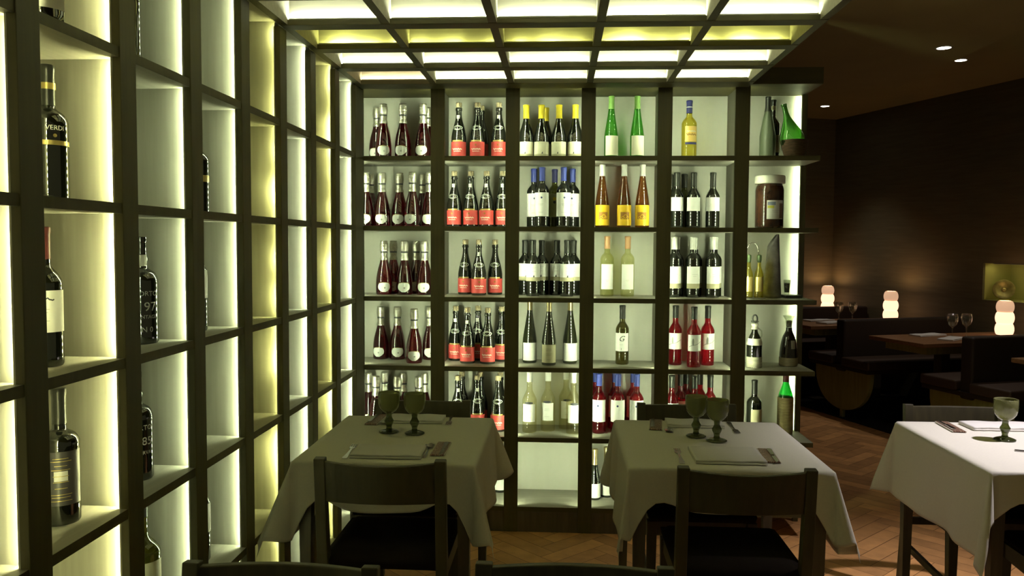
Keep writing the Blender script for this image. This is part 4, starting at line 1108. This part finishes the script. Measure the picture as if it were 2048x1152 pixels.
m, n, l = new_mat('oak_parquet'); b = n['Principled BSDF']; b.inputs['Roughness'].default_value = .62; b.inputs['Specular IOR Level'].default_value = .3
at = n.new('ShaderNodeAttribute'); at.attribute_name = 'tone'; tc = n.new('ShaderNodeTexCoord'); nz = n.new('ShaderNodeTexNoise'); nz.inputs['Scale'].default_value = 14; nz.inputs['Detail'].default_value = 8
l.new(tc.outputs['Object'], nz.inputs['Vector'])
mr = n.new('ShaderNodeMapRange'); mr.inputs[3].default_value = .7; mr.inputs[4].default_value = 1.3; l.new(nz.outputs[0], mr.inputs[0])
mu = n.new('ShaderNodeMath'); mu.operation = 'MULTIPLY'; l.new(at.outputs['Fac'], mu.inputs[0]); l.new(mr.outputs[0], mu.inputs[1])
mx = n.new('ShaderNodeMix'); mx.data_type = 'RGBA'; mx.blend_type = 'MULTIPLY'; mx.inputs[0].default_value = 1; mx.inputs[6].default_value = (.56, .285, .105, 1)
l.new(mu.outputs[0], mx.inputs[7]); l.new(mx.outputs[2], b.inputs['Base Color']); me.materials.append(m)
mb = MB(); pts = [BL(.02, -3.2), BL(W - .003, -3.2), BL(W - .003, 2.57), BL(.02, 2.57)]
mb.poly([(x, y, .0005) for x, y in pts], .005); struct(mb.build('floor_carpet', mat('black_carpet', (.012, .010, .009), .9)))  # thin near-black sheet laid over the floor below the booths

# downlights
def make_down():
    r = thing('downlight', (0, 0, 0), 'x', 'downlight')
    MB().lathe([(.040, -.001), (.052, -.001), (.053, -.004), (.040, -.004)], 28, close=False).build('trim_ring', mat('downlight_ring', (.5, .45, .36), .4), r)
    MB().lathe([(0, -.002), (.040, -.002), (.040, -.003), (0, -.003)], 28, close=False).build('lens', emit('downlight_lens', (1., .93, .78), 14), r)
    return r
dn = make_down()
for i, (x, y, z, lab) in enumerate([(2.297, 5.167, 2.68, 'largest round ceiling spot, on the lower brown ceiling'), (2.996, 6.454, 2.885, 'round ceiling spot just beyond the ceiling step'), (2.637, 8.50, 2.885, 'small round ceiling spot above the shelf end')]):
    o = dn if i == 0 else copy_tree(dn); o.location = (x, y, z); o['label'] = lab; o['group'] = 'ceiling spots'
def spot(x, y, z, power, size, blend=.5, tgt=None, col=(1., .90, .78)):
    d = bpy.data.lights.new('spot_beam', 'SPOT'); d.energy = power; d.spot_size = math.radians(size); d.spot_blend = blend; d.shadow_soft_size = .04; d.color = col
    o = bpy.data.objects.new('spot_beam', d); COL.objects.link(o); o.location = (x, y, z)
    v = Vector(tgt) - Vector((x, y, z)) if tgt else Vector((0, 0, -1)); o.rotation_euler = v.to_track_quat('-Z', 'Y').to_euler()
spot(2.42, 3.05, 2.66, 232, 63, 1., tgt=(1.88, 3.05, .75), col=(1., .905, .95))
spot(2.297, 5.167, 2.66, 13, 90, .8)
spot(2.996, 6.454, 2.87, 30, 80, .8)
spot(2.637, 8.50, 2.87, 25, 80, .8)

# ------------------------------------------------------------------ world, camera, view
wd = bpy.data.worlds.new('World'); S.world = wd; wd.use_nodes = True
bg = wd.node_tree.nodes['Background']; bg.inputs[0].default_value = (1., .93, .46, 1); bg.inputs[1].default_value = .085
cam = bpy.data.cameras.new('Camera'); co = bpy.data.objects.new('Camera', cam); COL.objects.link(co); S.camera = co
f, yaw, pitch, roll = 1642.91, .0587, .0530, .0056
cam.sensor_width = 36; cam.lens = f / 2048 * 36; cam.clip_start = .02
fw = Vector((-math.sin(yaw) * math.cos(pitch), math.cos(yaw) * math.cos(pitch), -math.sin(pitch)))
rt = Vector((math.cos(yaw), math.sin(yaw), 0)); up = rt.cross(fw)
r2 = rt * math.cos(roll) + up * math.sin(roll); u2 = up * math.cos(roll) - rt * math.sin(roll)
co.matrix_world = Matrix(((r2.x, u2.x, -fw.x, 0), (r2.y, u2.y, -fw.y, 0), (r2.z, u2.z, -fw.z, 1.48), (0, 0, 0, 1)))
vs = S.view_settings; vs.view_transform = 'Standard'; vs.look = 'None'; vs.exposure = 0; vs.gamma = 1
c = S.cycles; c.use_denoising = True; c.max_bounces = 10; c.diffuse_bounces = 5; c.glossy_bounces = 4; c.transmission_bounces = 8; c.transparent_max_bounces = 8
c.sample_clamp_indirect = 4; c.caustics_reflective = False; c.caustics_refractive = False
